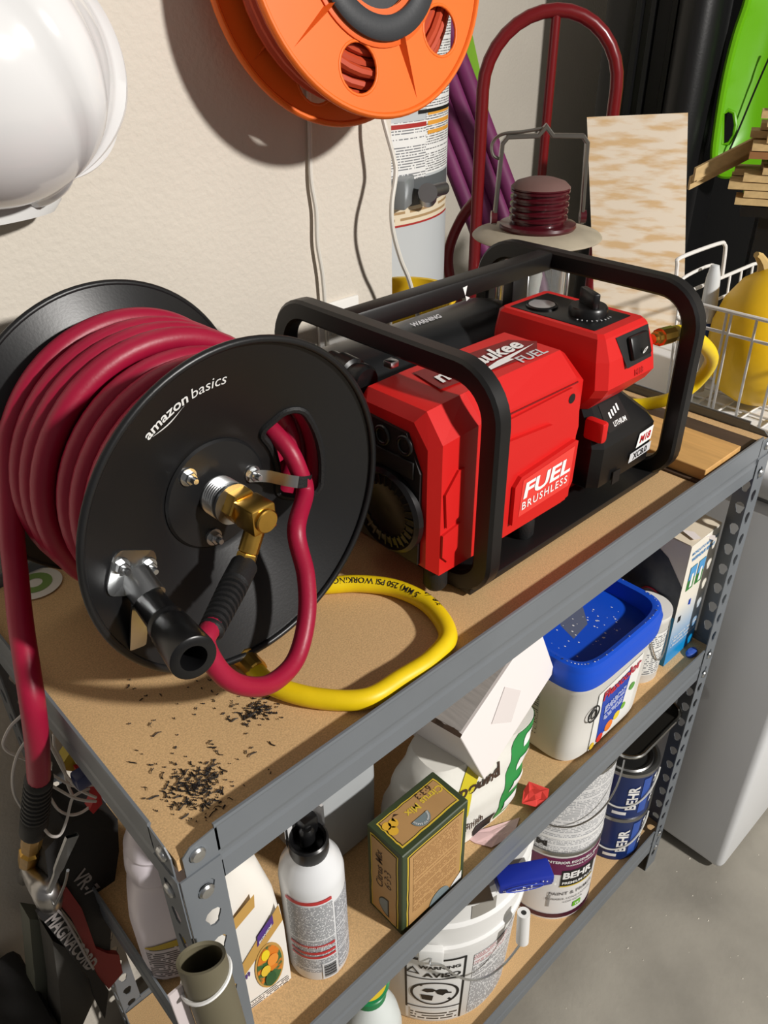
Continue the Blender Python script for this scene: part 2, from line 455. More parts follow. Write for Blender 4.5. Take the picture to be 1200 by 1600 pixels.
# spindle with threaded collar and washer
sp = [(0, HUB - .021), (.0135, HUB - .021)]
for k in range(6): sp += [(.0182, HUB - .0195 + k * .0028), (.0160, HUB - .0181 + k * .0028)]
sp += [(.0195, HUB - .003)]
part(reel, 'spindle', rl(sp, 32), m_zinc)
part(reel, 'spindle_seal', rl([(.012, HUB - .0225), (.0148, HUB - .0225), (.0148, HUB - .0185), (.012, HUB - .0185)], 28), m_rub)
part(reel, 'washer', rl([(.004, HUB - .0255), (.0185, HUB - .0255), (.0185, HUB - .0230), (.004, HUB - .0230)], 32), m_zinc)
# brass elbow: hex, block, end cap, down-leg
EP = Vector((.004, HUB - .0255, -.001))
def hexp(r, y0, y1, n=6): return lathe([(0, y0), (r * .92, y0), (r, y0 + .0015), (r, y1), (0, y1)], n, RM @ Matrix.Translation((EP.x, 0, EP.z)) @ Rx, False)
elbow = part(reel, 'elbow_fitting', hexp(.0165, EP.y - .0115, EP.y), m_brass, 'brass swivel elbow')
bl = box((EP.x, EP.y - .024, EP.z), (.024, .026, .024), .002, 2); bl.xf(RM); part(elbow, 'elbow_block', bl, m_brass)
part(elbow, 'end_cap', lathe([(0, EP.y - .041), (.0095, EP.y - .041), (.0105, EP.y - .040), (.0105, EP.y - .036)], 28, RM @ Matrix.Translation((EP.x, 0, EP.z)) @ Rx), m_brass)
Q0 = RM @ Vector((EP.x, EP.y - .024, EP.z - .010)); Q1 = RM @ Vector((EP.x - .013, EP.y - .026, EP.z - .031))
dn = (Q1 - Q0).normalized()
part(elbow, 'elbow_leg', cyl(Q0, Q1, .0088, 24, bev=.001), m_brass)
Q2 = Q1 + dn * .0125
part(elbow, 'hex_nut', lathe([(0, 0), (.0085, 0), (.0092, .001), (.0092, .0075), (.0072, .0085), (.0072, .0125), (0, .0125)], 6, Matrix.Translation(Q1) @ frame(dn).to_4x4(), False), m_brass)
# hose clamp
cl = sweep([RM @ Vector(p) for p in ((.030, HUB - .0065, .004), (.046, HUB - .010, -.002), (.0545, .014, -.0055), (.066, .006, -.010), (.0795, .0095, -.0145), (.082, .017, -.016))],
           rrprof(.011, .0018, .0006, 1), RM.to_3x3() @ Vector((.05, .9, .2)))
cl = MB()
cp = cat([RM @ Vector(p) for p in ((.032, HUB - .007, .0065), (.046, HUB - .013, .003), (.056, .019, .0), (.066, .0105, -.003), (.0775, .0105, -.006), (.083, .019, -.008))], 5)
for i in range(len(cp)):
    h = RM.to_3x3() @ Vector((.28, 0, .96)) * .0056
    cl.v += [cp[i] - h, cp[i] + h]; cl.uv += [(0, 0)] * 2
    if i: k = 2 * i; cl.f.append([k - 2, k, k + 1, k - 1]); cl.sm.append(True); cl.mi.append(0 if i < len(cp) * .55 else 1)
part(reel, 'hose_clamp', cl, [m_zinc, m_rub], 'zinc hose clamp with black rubber lining')
# crank bracket, folding lever and handle grip
def onc(x, z, dy=0): return RM @ Vector((x, ydish(math.hypot(x, z)) + dy, z))
bx = Vector((.80, 0, -.58)).normalized()                          # tangential direction of the bracket
bo = Vector((-.099, 0, -.0175)); bz = Vector((-.58, 0, -.80)).normalized() * 1.0
def br(u, v, t):
    p = bo + bx * u + bz * v
    return RM @ Vector((p.x, ydish(math.hypot(p.x, p.z)) - .0022 + t, p.z))
bro = [(p[0], p[1]) for p in rrprof(.052, .034, .009, 4)]
brk = part(reel, 'crank_bracket', plate(bro, (), .002, br), m_zinc, 'zinc plated crank bracket')
for u in (-.0165, .0165):
    p = bo + bx * u + bz * -.005; bolt(brk, p.x, p.z, ydish(math.hypot(p.x, p.z)) - .0022, .95)
lo = Vector((-.107, .010, -.032)); le = Vector((-.1165, .004, -.079))
lv = cat([RM @ Vector(p) for p in ((-.098, .016, -.022), (-.103, .006, -.033), (-.107, .0045, -.045), (-.114, .004, -.072), (-.1165, .005, -.080))], 5)
lm = MB()
for i, p in enumerate(lv):
    h = RM.to_3x3() @ Vector((.0085, .002, -.001)) * (1 if i < len(lv) - 3 else .7)
    lm.v += [p - h, p + h, p - h + Vector((0, .0022, 0)), p + h + Vector((0, .0022, 0))]; lm.uv += [(0, 0)] * 4
    if i:
        k = 4 * i
        for a, b in ((0, 1), (1, 3), (3, 2), (2, 0)): lm.f.append([k - 4 + a, k - 4 + b, k + b, k + a]); lm.sm.append(True); lm.mi.append(0)
part(brk, 'crank_lever', lm, m_zinc)
sad = cyl(RM @ Vector((-.098, .020, -.022)), RM @ Vector((-.099, -.001, -.032)), .0135, 24); part(brk, 'grip_saddle', sad, m_zinc)
H0 = RM @ Vector((-.0990, .004, -.034)); H1 = bp(303, 1029, 'y', .035)
hd = H1 - H0; hl = hd.length
gm = lathe([(0, 0), (.0115, 0), (.0125, .001), (.0132, hl * .42), (.0150, hl * .45), (.0150, hl * .47), (.0138, hl * .49), (.0142, hl * .53), (.0158, hl * .56), (.0176, hl * .95), (.0172, hl * .99),
            (.0160, hl), (.0100, hl), (.0092, hl * .97), (.0092, hl * .6), (0, hl * .6)], 36, Matrix.Translation(H0) @ frame(hd).to_4x4())
part(reel, 'handle_grip', gm, m_plast, 'hollow black plastic crank grip')
# lettering follows the disc
def arc(x, y, r0=.1085, a_c=1.835):
    r = r0 + y; a = a_c - x / r0
    return RM @ Vector((r * cos(a), ydish(r) - .0006, r * sin(a)))
lt = txt('amazon', lambda x, y: arc(x, y, .1085, 2.225), size=.0150, bold=.018, sx=.92)
lt.join(txt('basics', lambda x, y: arc(x, y, .1085, 1.805), size=.0150, sx=.92))
sm = MB(); n = 14                                                  # smile below the first word
for i in range(n + 1):
    t = i / n; x = .004 + .034 * t; y = -.0012 - .0040 * sin(PI * t) ; th = .0002 + .0013 * sin(PI * min(1, t * 1.1))
    sm.v += [arc(x, y, .1085, 2.225), arc(x, y - th, .1085, 2.225)]; sm.uv += [(0, 0)] * 2
    if i: sm.f.append([2 * i - 2, 2 * i - 1, 2 * i + 1, 2 * i]); sm.sm.append(False); sm.mi.append(0)
lt.join(sm); part(reel, 'lettering', lt, m_white, 'white printed lettering')
# base frame of bent steel bar under the reel
for s in (-1, 1):
    fx = s * .055
    pts = [Vector((fx, HUB + .012, -.060)), Vector((fx, HUB + .006, -.120)), Vector((fx, HUB + .004, ZB - RC.z + .004)), Vector((fx, SEP - HUB - .004, ZB - RC.z + .004)), Vector((fx, SEP - HUB - .006, -.120)), Vector((fx, SEP - HUB - .012, -.060))]
    part(reel, 'base_bar', sweep([RM @ p for p in pts], rrprof(.0045, .020, .001, 1), RM.to_3x3() @ Vector((1, 0, 0))), m_blk)

# ================================================================== CRIMSON HOSE
m_crim = pm('crimson_rubber_hose', (152, 18, 52), .42, spec=.45, var=.05, vscale=30, bump=.06, bscale=350)
HR = .0082
ch = thing('air_hose', 'crimson rubber air hose wound on the black reel with its end hanging down', 'hose', (RC.x, RC.y + .1, RC.z - .13))
def wrap(rad, y0, y1, turns, a0=0):
    n = int(turns * 56)
    return [RM @ Vector((rad * cos(a0 + 2 * PI * turns * i / n), y0 + (y1 - y0) * i / n, rad * sin(a0 + 2 * PI * turns * i / n))) for i in range(n + 1)]
HC = .0103                                                        # the wound hose is stouter than the inlet whip
lay = [(.0730, .058, .150, 4.4, 0), (.0920, .160, .046, 5.4, 1.0)]
for rad, y0, y1, tn, a0 in lay: part(ch, 'hose_layer', tube(wrap(rad, y0, y1, tn, a0), HC, 10), m_crim)
part(ch, 'hose_layer', tube(wrap(.1085, .034, .098, 3.0, -.95), HC, 10), m_crim)
part(ch, 'hose_layer', tube(wrap(.1195, .100, .158, 3.0, -.95), HC, 10), m_crim)
lead = [RM @ Vector((.1200 * cos(a), .179 - .002 * a, .1200 * sin(a))) for a in [-1.6 + .22 * k for k in range(21)]]
TAILP = [bp(19, 835, 'x', .030), bp(25, 900, 'x', .018), bp(32, 970, 'x', .004), bp(42, 1040, 'x', -.008), bp(51, 1100, 'x', -.0165), bp(58, 1160, 'x', -.022), bp(61, 1215, 'x', -.0265)]
part(ch, 'hanging_hose', tube(cat(lead + TAILP, 8), HC, 14), m_crim)
def strain(p0, p1, r0=.0118, r1=.0102, n=9):
    """ribbed rubber bend guard"""
    p0, p1 = Vector(p0), Vector(p1); h = (p1 - p0).length; pr = [(0, 0), (r0 * .8, 0), (r0, .0015), (r0, h * .30)]
    for k in range(n):
        z = h * .32 + (h * .66) * k / n; s = h * .66 / n; r = r0 + (r1 - r0) * k / n
        pr += [(r * .82, z), (r * .82, z + s * .35), (r, z + s * .45), (r, z + s * .9)]
    pr += [(r1 * .8, h), (0, h)]
    return lathe(pr, 20, Matrix.Translation(p0) @ frame(p1 - p0).to_4x4())
T1 = TAILP[-1]; T2 = bp(52, 1298, 'x', -.0375)
part(ch, 'bend_guard', strain(T2, T1, .0140, .0128), m_rub, 'black ribbed rubber bend guard')
# inlet loop: through the disc opening, clamp, down and up to the elbow
S0 = Q2; S1 = Q2 + (bp(322, 1000, 'y', .060) - Q2).normalized() * .086
part(ch, 'bend_guard', strain(S0 + dn * -.001, S1, .0118, .0098), m_rub)
sd_ = (S1 - S0).normalized()
lp = [RM @ Vector((.058, .075, .050)), RM @ Vector((.064, .050, .040)), RM @ Vector((.069, .028, .022)), RM @ Vector((.0715, .0185, .002)), RM @ Vector((.0725, .014, -.018)),
      bp(463, 830, 'y', .116), bp(478, 900, 'y', .102), bp(479, 965, 'y', .088), bp(462, 1030, 'y', .072), bp(425, 1067, 'y', .060), bp(383, 1072, 'y', .052), bp(346, 1052, 'y', .050), S1 + sd_ * .012, S1 - sd_ * .01]
part(ch, 'inlet_loop', tube(cat(lp, 8), HR, 14), m_crim)
ip = [RM @ Vector(p) for p in ((.080, .085, .060), (.085, .062, .046), (.089, .050, .020), (.088, .052, -.008), (.080, .066, -.040), (.07, .085, -.06))]
part(ch, 'inner_strand', tube(cat(ip, 8), HR, 12), m_crim)
# swivel fitting on the hanging end
T3 = bp(44, 1352, 'x', -.0468); td = (T3 - T2).normalized(); fl_ = (T3 - T2).length
sw = lathe([(0, 0), (.0085, 0), (.0085, .004), (.0112, .006), (.0112, fl_ * .42), (.0092, fl_ * .45), (.0092, fl_ * .5), (.0122, fl_ * .54), (.0122, fl_ * .86), (.0100, fl_ * .9), (.008, fl_), (0, fl_)], 8, Matrix.Translation(T2) @ frame(td).to_4x4(), False)
part(ch, 'swivel_fitting', sw, m_brass, 'brass swivel fitting')

# ================================================================== BLOW GUN hanging on the hose
m_chr = pm('cast_zinc', (176, 174, 172), .3, 1.0, var=.15, vscale=40)
bg = thing('blow_gun', 'cast metal air blow gun hanging from the brass end of the crimson hose', 'blow gun', T3 + Vector((0, 0, -.12)))
g0 = T3 + td * -.004; XF = T3.x
def gp(u, v, dx=0): return bp(u, v, 'x', XF + dx)
body = cat([g0, gp(58, 1372), gp(72, 1392), gp(78, 1415), gp(66, 1440)], 6)
nb = len(body)
part(bg, 'body', tube(body, [.0095 + .006 * sin(PI * i / (nb - 1)) for i in range(nb)], 12), m_chr)
nz = cat([gp(44, 1356), gp(36, 1380), gp(38, 1402), gp(30, 1424), gp(24, 1440)], 5); nn_ = len(nz)
part(bg, 'nozzle', tube(nz, [.0085 if i < nn_ * .75 else .0078 for i in range(nn_)], 14), m_chr)
lev = cat([gp(70, 1410), gp(84, 1380), gp(98, 1345), gp(108, 1322), gp(114, 1308)], 5); nl = len(lev)
lm = MB()
for i, p in enumerate(lev):
    h = Vector((.35, -.6, .5)).normalized() * (.0075 if i > nl * .35 else .005); t_ = Vector((0, .003, .0))
    lm.v += [p - h, p + h, p - h + t_, p + h + t_]; lm.uv += [(0, 0)] * 4
    if i:
        k = 4 * i
        for a, b in ((0, 1), (1, 3), (3, 2), (2, 0)): lm.f.append([k - 4 + a, k - 4 + b, k + b, k + a]); lm.sm.append(True); lm.mi.append(0)
part(bg, 'trigger_lever', lm, m_zinc)
part(bg, 'hook_wire', tube(cat([gp(70, 1440), gp(86, 1415), gp(100, 1385), gp(106, 1360)], 5), .0014, 6), m_zinc)

# ================================================================== AIR COMPRESSOR
m_red = pm('red_abs', (206, 32, 30), .38, spec=.4, bump=.03, bscale=600)
m_dred = pm('dark_red_decal', (120, 16, 18), .4)
m_tube = pm('black_frame_paint', (19, 18, 18), .42)
m_vent = pm('dark_vent', (20, 18, 18), .55)
m_glass = pm('gauge_glass', (150, 150, 150), .08, spec=.6)
m_silver = pm('silver_print', (205, 205, 208), .4)
ac = thing('air_compressor', 'red and black portable air compressor in a black tube frame', 'air compressor', (.56, .2, ZB))
def hoop(x):
    y0, y1, z0, z1, r = .045, .354, ZB + .0117, 1.211, .045
    P = []
    for cy, cz, a in ((y1 - r, z1 - r, 0), (y0 + r, z1 - r, PI / 2), (y0 + r, z0 + r * .8, PI), (y1 - r, z0 + r * .8, 1.5 * PI)):
        rz = r if cz > 1.1 else r * .8
        for k in range(9): P.append(Vector((x, cy + r * cos(a + PI / 2 * k / 8), cz + rz * sin(a + PI / 2 * k / 8))))
    return sweep(P, rrprof(.0225, .0205, .0032, 1), (1, 0, 0), True, True)
for x in (.387, .733): part(ac, 'frame_hoop', hoop(x), m_tube)
part(ac, 'frame_bar', box2((.395, .241, 1.199), (.725, .265, 1.221), .003), m_tube)
part(ac, 'frame_bar', box2((.395, .300, ZB + .0), (.725, .322, ZB + .020), .003), m_tube)
part(ac, 'base_plate', box2((.378, .056, ZB + .004), (.742, .345, ZB + .012), .001), m_tube)
part(ac, 'mount_strut', box2((.655, .246, 1.16), (.685, .262, 1.20), .002), m_tube)
# tank
TM_ = Matrix.Translation((.335, .286, 1.092)) @ frame((1, 0, 0)).to_4x4(); tl = .375
part(ac, 'tank', lathe([(0, 0), (.03, .003), (.055, .014), (.070, .033), (.0755, .055), (.0755, tl - .055), (.070, tl - .033), (.055, tl - .014), (.03, tl - .003), (0, tl)], 48, TM_), pm('tank_paint', (26, 27, 28), .3))
for x in (.43, .63): part(ac, 'tank_saddle', box2((x - .015, .24, ZB + .010), (x + .015, .335, 1.03), .003), m_tube)
tx = txt('WARNING', onplane((.515, .278, 1.168), (1, 0, 0), (0, 1, .3), .0), size=.010, bold=.02)
part(ac, 'tank_marking', tx, m_silver)
# air filter canister and fitting behind the shroud
FM = Matrix.Translation((.352, .178, 1.178)) @ frame((0, 1, .05)).to_4x4()
part(ac, 'air_filter', lathe([(0, 0), (.014, 0), (.0165, .004), (.0165, .012), (.0140, .014), (.0140, .019), (.0178, .021), (.0178, .040), (.0150, .043), (.0150, .055), (0, .056)], 24, FM), m_plast)
part(ac, 'filter_clip', box2((.378, .172, 1.186), (.389, .183, 1.193), .001), m_zinc)
# shroud
def rg(x, yf, zc, yt, zt, yb, zt2, y2, zb, zl=1.007): return [Vector((x, a, b)) for a, b in ((yf, zl), (yf, zc), (yt, zt), (yb, zt2), (y2, zb), (y2, zl))]
sh = loft([rg(.338, .082, 1.146, .100, 1.168, .164, 1.168, .180, 1.140, 1.014), rg(.346, .071, 1.152, .092, 1.179, .170, 1.179, .192, 1.148),
           rg(.398, .070, 1.157, .093, 1.181, .170, 1.181, .192, 1.150), rg(.545, .070, 1.159, .094, 1.182, .168, 1.182, .192, 1.150),
           rg(.563, .073, 1.150, .100, 1.172, .164, 1.172, .188, 1.145), rg(.568, .078, 1.115, .105, 1.13, .160, 1.13, .185, 1.11, 1.015)], True, False)
shroud = part(ac, 'shroud', sh, m_red, 'faceted red plastic motor shroud')
# seams, steps and raised panels on its front
part(shroud, 'front_panel', plate([(.403, 1.148), (.536, 1.151), (.540, 1.136), (.552, 1.130), (.556, 1.100), (.550, 1.075), (.548, 1.011), (.403, 1.011)], [], .003, lambda u, v, t: Vector((u, .0705 - .0035 + t, v))), m_red)
part(shroud, 'rib_step', plate([(.408, 1.120), (.412, 1.112), (.500, 1.118), (.502, 1.122), (.430, 1.128)], [], .004, lambda u, v, t: Vector((u, .0630 + t, v))), m_red)
part(shroud, 'badge_plate', plate([(.447, 1.024), (.447, 1.070), (.456, 1.079), (.547, 1.088), (.552, 1.086), (.550, 1.036), (.543, 1.024)], [], .005, lambda u, v, t: Vector((u, .0620 + t, v))), m_red)
part(shroud, 'badge_label', quad([(.456, .0617, 1.031), (.543, .0617, 1.034), (.546, .0617, 1.082), (.459, .0617, 1.074)]), pm('badge_red', (228, 66, 58), .4))
PX, PZ = (1, 0, .03), (0, 0, 1)
part(shroud, 'badge_lettering', txt('FUEL', onplane((.461, .0612, 1.0515), PX, PZ, 0), width=.080, bold=.03, shear=.18, sx=1.5).join(txt('BRUSHLESS', onplane((.460, .0612, 1.0380), PX, PZ, 0), width=.078, bold=.01, spacing=1.25)), m_white)
part(shroud, 'corner_panel', plate([(.349, 1.100), (.366, 1.120), (.374, 1.120), (.374, 1.070), (.352, 1.062)], [], .003, lambda u, v, t: Vector((u, .068 + t, v))), m_red)
part(shroud, 'corner_panel', plate([(.347, 1.055), (.372, 1.060), (.372, 1.035), (.356, 1.020), (.347, 1.030)], [], .003, lambda u, v, t: Vector((u, .068 + t, v))), m_red)
part(shroud, 'screw_hole', lathe([(0, 0), (.0055, 0)], 16, Matrix.Translation((.5365, .0665, 1.139)) @ frame((0, -1, 0)).to_4x4()), m_vent)
part(shroud, 'seam', box2((.402, .0690, 1.1525), (.548, .0712, 1.1540)), m_dred)
# top decals
tz = 1.1822
def top(x, y): return Vector((x, y, tz))
part(shroud, 'top_decal', MB().add([top(.385, .112), top(.520, .104), top(.548, .126), top(.530, .150), top(.395, .158)], [[0, 1, 2, 3, 4]]), m_dred)
tl_ = lambda x, y: Vector((.396 + x, .120 + y + x * .04, tz + .0006))
part(shroud, 'top_lettering', txt('milwaukee', tl_, width=.130, bold=.03, shear=.25).join(
    MB().add([top(.420, .1075), top(.478, .1145), top(.476, .1195), top(.540, .1235), top(.489, .1145), top(.491, .1105)], [[0, 1, 2], [0, 5, 4, 3, 2, 1]])).xf(Matrix.Translation((0, 0, .0005))), m_white)
part(shroud, 'top_lettering', txt('FUEL', lambda x, y: Vector((.490 + x, .0985 + y, tz + .0004)), width=.042, bold=.02, shear=.2), m_silver)
# dark vented end with work lamps and fan
ven = part(ac, 'vent_panel', plate([(.090, 1.016), (.088, 1.120), (.106, 1.156), (.160, 1.158), (.176, 1.136), (.176, 1.016)], [], .004, lambda u, v, t: Vector((.3345 + t, u, v))), m_vent, 'dark vented end panel with round fan guard')
for y in (.138, .108):
    part(ven, 'port_ring', lathe(torus2(.0085, .0022), 24, Matrix.Translation((.334, y, 1.143)) @ frame((-1, 0, 0)).to_4x4()), m_plast)
part(ven, 'fan_guard', lathe([(.046, 0), (.046, .006), (.042, .009), (.038, .006), (.030, .007), (.026, .004), (0, .005)], 40, Matrix.Translation((.3345, .128, 1.066)) @ frame((-1, 0, 0)).to_4x4()), m_plast)
fb = MB()
for k in range(26):
    a = 2 * PI * k / 26; fb.join(box((0, .034, 0), (.0022, .012, .003)).xf(Matrix.Translation((.3285, .128, 1.066)) @ frame((-1, 0, 0)).to_4x4() @ Matrix.Rotation(a, 4, 'Z')))
part(ven, 'guard_fins', fb, m_plast)
part(ven, 'vent_slot_block', box2((.332, .095, 1.112), (.335, .165, 1.130), .001), m_vent)
for x, y in ((.494, .082), (.357, .086), (.40, .17), (.53, .17)):
    part(ac, 'rubber_foot', lathe([(0, 0), (.010, 0), (.0125, .004), (.0125, .020), (.011, .028), (0, .028)], 20, Matrix.Translation((x, y, ZB + .012))), m_rub)
# control box
def rb(z, x0, x1, y0, y1, c=.010): return [Vector((a, b, z)) for a, b in ((x0 + c, y0), (x1 - c, y0), (x1, y0 + c), (x1, y1 - c), (x1 - c, y1), (x0 + c, y1), (x0, y1 - c), (x0, y0 + c))]
cb = part(ac, 'control_box', loft([rb(1.100, .590, .665, .085, .205), rb(1.124, .578, .682, .062, .214), rb(1.136, .575, .685, .055, .216), rb(1.165, .578, .683, .060, .216), rb(1.188, .583, .675, .069, .212, .006), rb(1.192, .587, .671, .074, .208, .005)], True, False), m_red, 'red control box')
part(cb, 'control_panel', box2((.593, .086, 1.1905), (.662, .200, 1.1930), .001), m_plast)
part(cb, 'gauge', lathe([(.0, .0), (.0185, 0), (.0185, .0025), (.0165, .0035), (.0155, .002), (0, .002)], 32, Matrix.Translation((.617, .174, 1.1925))), [m_plast])
part(cb, 'gauge_face', lathe([(0, .0032), (.0150, .0032)], 28, Matrix.Translation((.617, .174, 1.1925))), m_glass)
kn = part(cb, 'regulator_knob', lathe([(0, 0), (.0215, 0), (.0215, .008), (.0195, .0105), (0, .0105)], 32, Matrix.Translation((.632, .122, 1.1925))), m_plast)
part(kn, 'knob_grip', box((.632, .122, 1.1925 + .018), (.0085, .034, .018), .002, 2, Matrix.Rotation(-.5, 3, 'Z')), m_plast)
dk = MB()
for k in range(9):
    a = -PI * .95 + k * .21; dk.join(box((.632 + .0255 * cos(a), .122 + .0255 * sin(a), 1.1935), (.0022, .0012, .0006), R=Matrix.Rotation(a, 3, 'Z')))
part(kn, 'dial_marks', dk, m_silver)
SWR = frame((0, -.95, .35))
def sfr(x, z, dy=0): return Vector((x, .0690 - (1.188 - z) * .38 - dy, z))
part(cb, 'switch_recess', MB().add([sfr(.606, 1.186, .0008), sfr(.617, 1.152, .0008), sfr(.665, 1.153, .0008), sfr(.669, 1.186, .0008)], [[0, 1, 2, 3]]), m_vent)
swb = box((0, 0, 0), (.036, .026, .010), .003, 2); swb.xf(Matrix.Translation(sfr(.642, 1.170, .002)) @ SWR.to_4x4()); sw_ = part(cb, 'rocker_switch', swb, m_plast)
part(sw_, 'switch_mark', txt('0', onplane(sfr(.638, 1.1640, .0080), (1, 0, 0), (0, -.35, .95), .0), size=.0125, bold=.03), m_white)
part(cb, 'embossed_mark', txt('M18', onplane((.636, .0555, 1.1380), (1, 0, 0), (0, .17, .985), .0008), size=.010, bold=.02), pm('red_emboss', (184, 26, 26), .4))
part(ac, 'outlet_bracket', box2((.590, .105, ZB + .010), (.672, .200, 1.102), .004), m_red)
# battery
bt = part(ac, 'battery_pack', loft([rb(1.000, .600, .706, .066, .150), rb(1.008, .590, .712, .058, .152), rb(1.060, .588, .712, .056, .152), rb(1.070, .592, .706, .062, .152), rb(1.104, .596, .668, .086, .150, .008), rb(1.112, .600, .660, .096, .148, .006)], True, False), m_plast, 'black battery pack')
part(bt, 'release_latch', box((.594, .068, 1.082), (.012, .026, .026), .004, 2), m_red)
def bfr(x, z, d=.0006): return Vector((x, .062 + (z - 1.070) * .706 - d, z))
part(bt, 'charge_label', MB().add([bfr(.614, 1.072), bfr(.660, 1.074), bfr(.655, 1.100), bfr(.616, 1.100)], [[0, 1, 2, 3]]), pm('label_black', (34, 30, 30), .3))
fg = MB()
for k in range(4): fg.add([bfr(.626 + k * .006, 1.084 + .0012 * k, .0012), bfr(.629 + k * .006, 1.084 + .0012 * k, .0012), bfr(.629 + k * .006, 1.090 + .0015 * k, .0012), bfr(.626 + k * .006, 1.090 + .0015 * k, .0012)], [[0, 1, 2, 3]])
fg.join(txt('LITHIUM', lambda x, y: bfr(.628 + x, 1.0755 + y, .0012), width=.025, bold=.02)); part(bt, 'charge_marks', fg, m_white)
part(bt, 'voltage_label', quad([(.668, .0552, 1.036), (.700, .0552, 1.038), (.702, .0552, 1.056), (.672, .0552, 1.054)]), m_white)
part(bt, 'voltage_print', txt('M18', onplane((.674, .0548, 1.041), (1, 0, .05), (0, 0, 1), 0), width=.022, bold=.03, shear=.2), pm('print_red', (190, 24, 30), .4))
part(bt, 'capacity_strip', quad([(.656, .0552, 1.020), (.702, .0552, 1.022), (.703, .0552, 1.034), (.658, .0552, 1.032)]), m_silver)
part(bt, 'capacity_print', txt('XC8.0', onplane((.664, .0548, 1.0225), (1, 0, .04), (0, 0, 1), 0), width=.030, bold=.02), m_plast)
part(bt, 'rail_groove', box2((.625, .0550, 1.003), (.640, .0562, 1.020)), m_vent)
# price tag still tied to the frame bar
part(ac, 'paper_tag', MB().add([Vector((.556, .2405, 1.213)), Vector((.563, .2400, 1.214)), Vector((.560, .2398, 1.203)), Vector((.568, .2396, 1.199)), Vector((.563, .2404, 1.196))], [[0, 1, 2], [2, 3, 4]]), m_white)

# ================================================================== YELLOW HOSE
m_yel = pm('yellow_hose_pvc', (232, 200, 20), .42, spec=.4, var=.04, vscale=80)
YR = .0092; zy = ZB + YR
yh = thing('yellow_air_hose', 'yellow air hose looping from the red compressor to under the black reel', 'hose', (.5, .2, ZB))
def yb_(u, v, dz=0): return bp(u, v, 'z', zy + dz)
front = [yb_(392, 1038, .004), yb_(420, 1068, .002), yb_(490, 1090), yb_(570, 1092), Vector((.240, .0155, zy)), Vector((.279, .0145, zy)), yb_(700, 992), yb_(672, 947), yb_(620, 920), yb_(560, 912), yb_(500, 915)]
back = [Vector((.235, .21, zy)), Vector((.225, .26, zy)), Vector((.245, .335, zy)), Vector((.31, .385, zy)), Vector((.45, .392, zy)), Vector((.62, .388, zy)), Vector((.71, .378, zy)), Vector((.755, .320, zy)), Vector((.80, .262, zy)),
        Vector((.855, .222, zy)), yb_(1000, 632, .002), bp(1050, 622, 'z', zy + .022), bp(1088, 598, 'z', 1.022), bp(1112, 560, 'z', 1.072), bp(1088, 528, 'y', .082), bp(1062, 520, 'y', .072), bp(1042, 524, 'y', .064)]
ypath = cat(front + back, 10)
part(yh, 'hose_run', tube(ypath, YR, 14), m_yel)
F0 = front[0]; fd = (front[0] - front[1]).normalized(); fd.z = .05; fd.normalize()
part(yh, 'coupling', lathe([(0, -.012), (.0098, -.012), (.0102, -.010), (.0102, .006), (.0115, .008), (.0115, .020), (.0085, .022), (.0085, .034), (.0065, .036), (.0065, .046), (0, .046)], 12, Matrix.Translation(F0) @ frame(fd).to_4x4(), False), m_brass)
O1 = bp(1042, 524, 'y', .064); O0 = Vector((.6805, .066, 1.1655)); od = (O1 - O0)
part(yh, 'brass_ferrule', lathe([(0, 0), (.006, 0), (.006, .006), (.0078, .007), (.0078, od.length * .45), (.0102, od.length * .47), (.0102, od.length + .008), (0, od.length + .008)], 10, Matrix.Translation(O0) @ frame(od).to_4x4(), False), m_brass)
# print on the hose, upside down from the front
seg = cat([front[i] for i in (6, 7, 8, 9, 10)], 30); ln = [0]
for i in range(1, len(seg)): ln.append(ln[-1] + (seg[i] - seg[i - 1]).length)
def onhose(x, y):
    i = max(1, min(len(seg) - 1, next((k for k in range(len(ln)) if ln[k] >= x), len(seg) - 1)))
    p = seg[i - 1].lerp(seg[i], (x - ln[i - 1]) / max(1e-6, ln[i] - ln[i - 1])); t = (seg[i] - seg[i - 1]).normalized()
    up = Vector((0, 0, 1)); side = up.cross(t).normalized(); a = -.55 - y / YR
    if side.dot(Vector((0, -1, 0))) < 0: side = -side
    return p + (up * cos(a) - side * sin(a)) * (YR + .0004)
part(yh, 'hose_print', txt('3/8" (9.5 MM) 250 PSI WORKING', lambda x, y: onhose(.034 + x, y - .0035), size=.0088, bold=.01, sx=1.0), pm('black_print', (18, 18, 16), .5))

# ================================================================== ON THE WALL
m_hat = pm('glossy_white_plastic', (226, 226, 226), .16, spec=.5, coat=.3)
hat = thing('hard_hat', 'glossy white ridged hard hat hung on the beige wall', 'hard hat', (.16, .42, 1.30))
HCN = Vector((.132, WY - .052, 1.443)); pole = Vector((.42, -.46, -.76)).normalized()
px_ = Vector((0, 0, 1)).cross(pole).normalized(); py_ = pole.cross(px_)
vs = []; fs = []; NT, NP = 48, 96
for i in range(NT + 1):
    th = PI * i / NT
    for j in range(NP):
        ph = 2 * PI * j / NP
        d = pole * cos(th) + (px_ * cos(ph) + py_ * sin(ph)) * sin(th)
        p = Vector((d.x * .116, d.y * .112, d.z * .104))
        bump = 0
        for f0, wd, h in ((.30, .17, .0150), (1.02, .13, .0105), (5.2, .2, .012), (1.9, .2, .01)):
            e = (ph - f0 + PI) % (2 * PI) - PI; wv = wd
            if abs(e) < wv * 1.6: bump += h * (1 / (1 + (e / wv) ** 6)) * min(1, sin(th) * 1.6) * (1 if th < 2.4 else .3)
        vs.append(HCN + p * (1 + bump / p.length))
for i in range(NT):
    for j in range(NP): fs.append([i * NP + j, i * NP + (j + 1) % NP, (i + 1) * NP + (j + 1) % NP, (i + 1) * NP + j])
shell = MB().add(vs, fs, True)
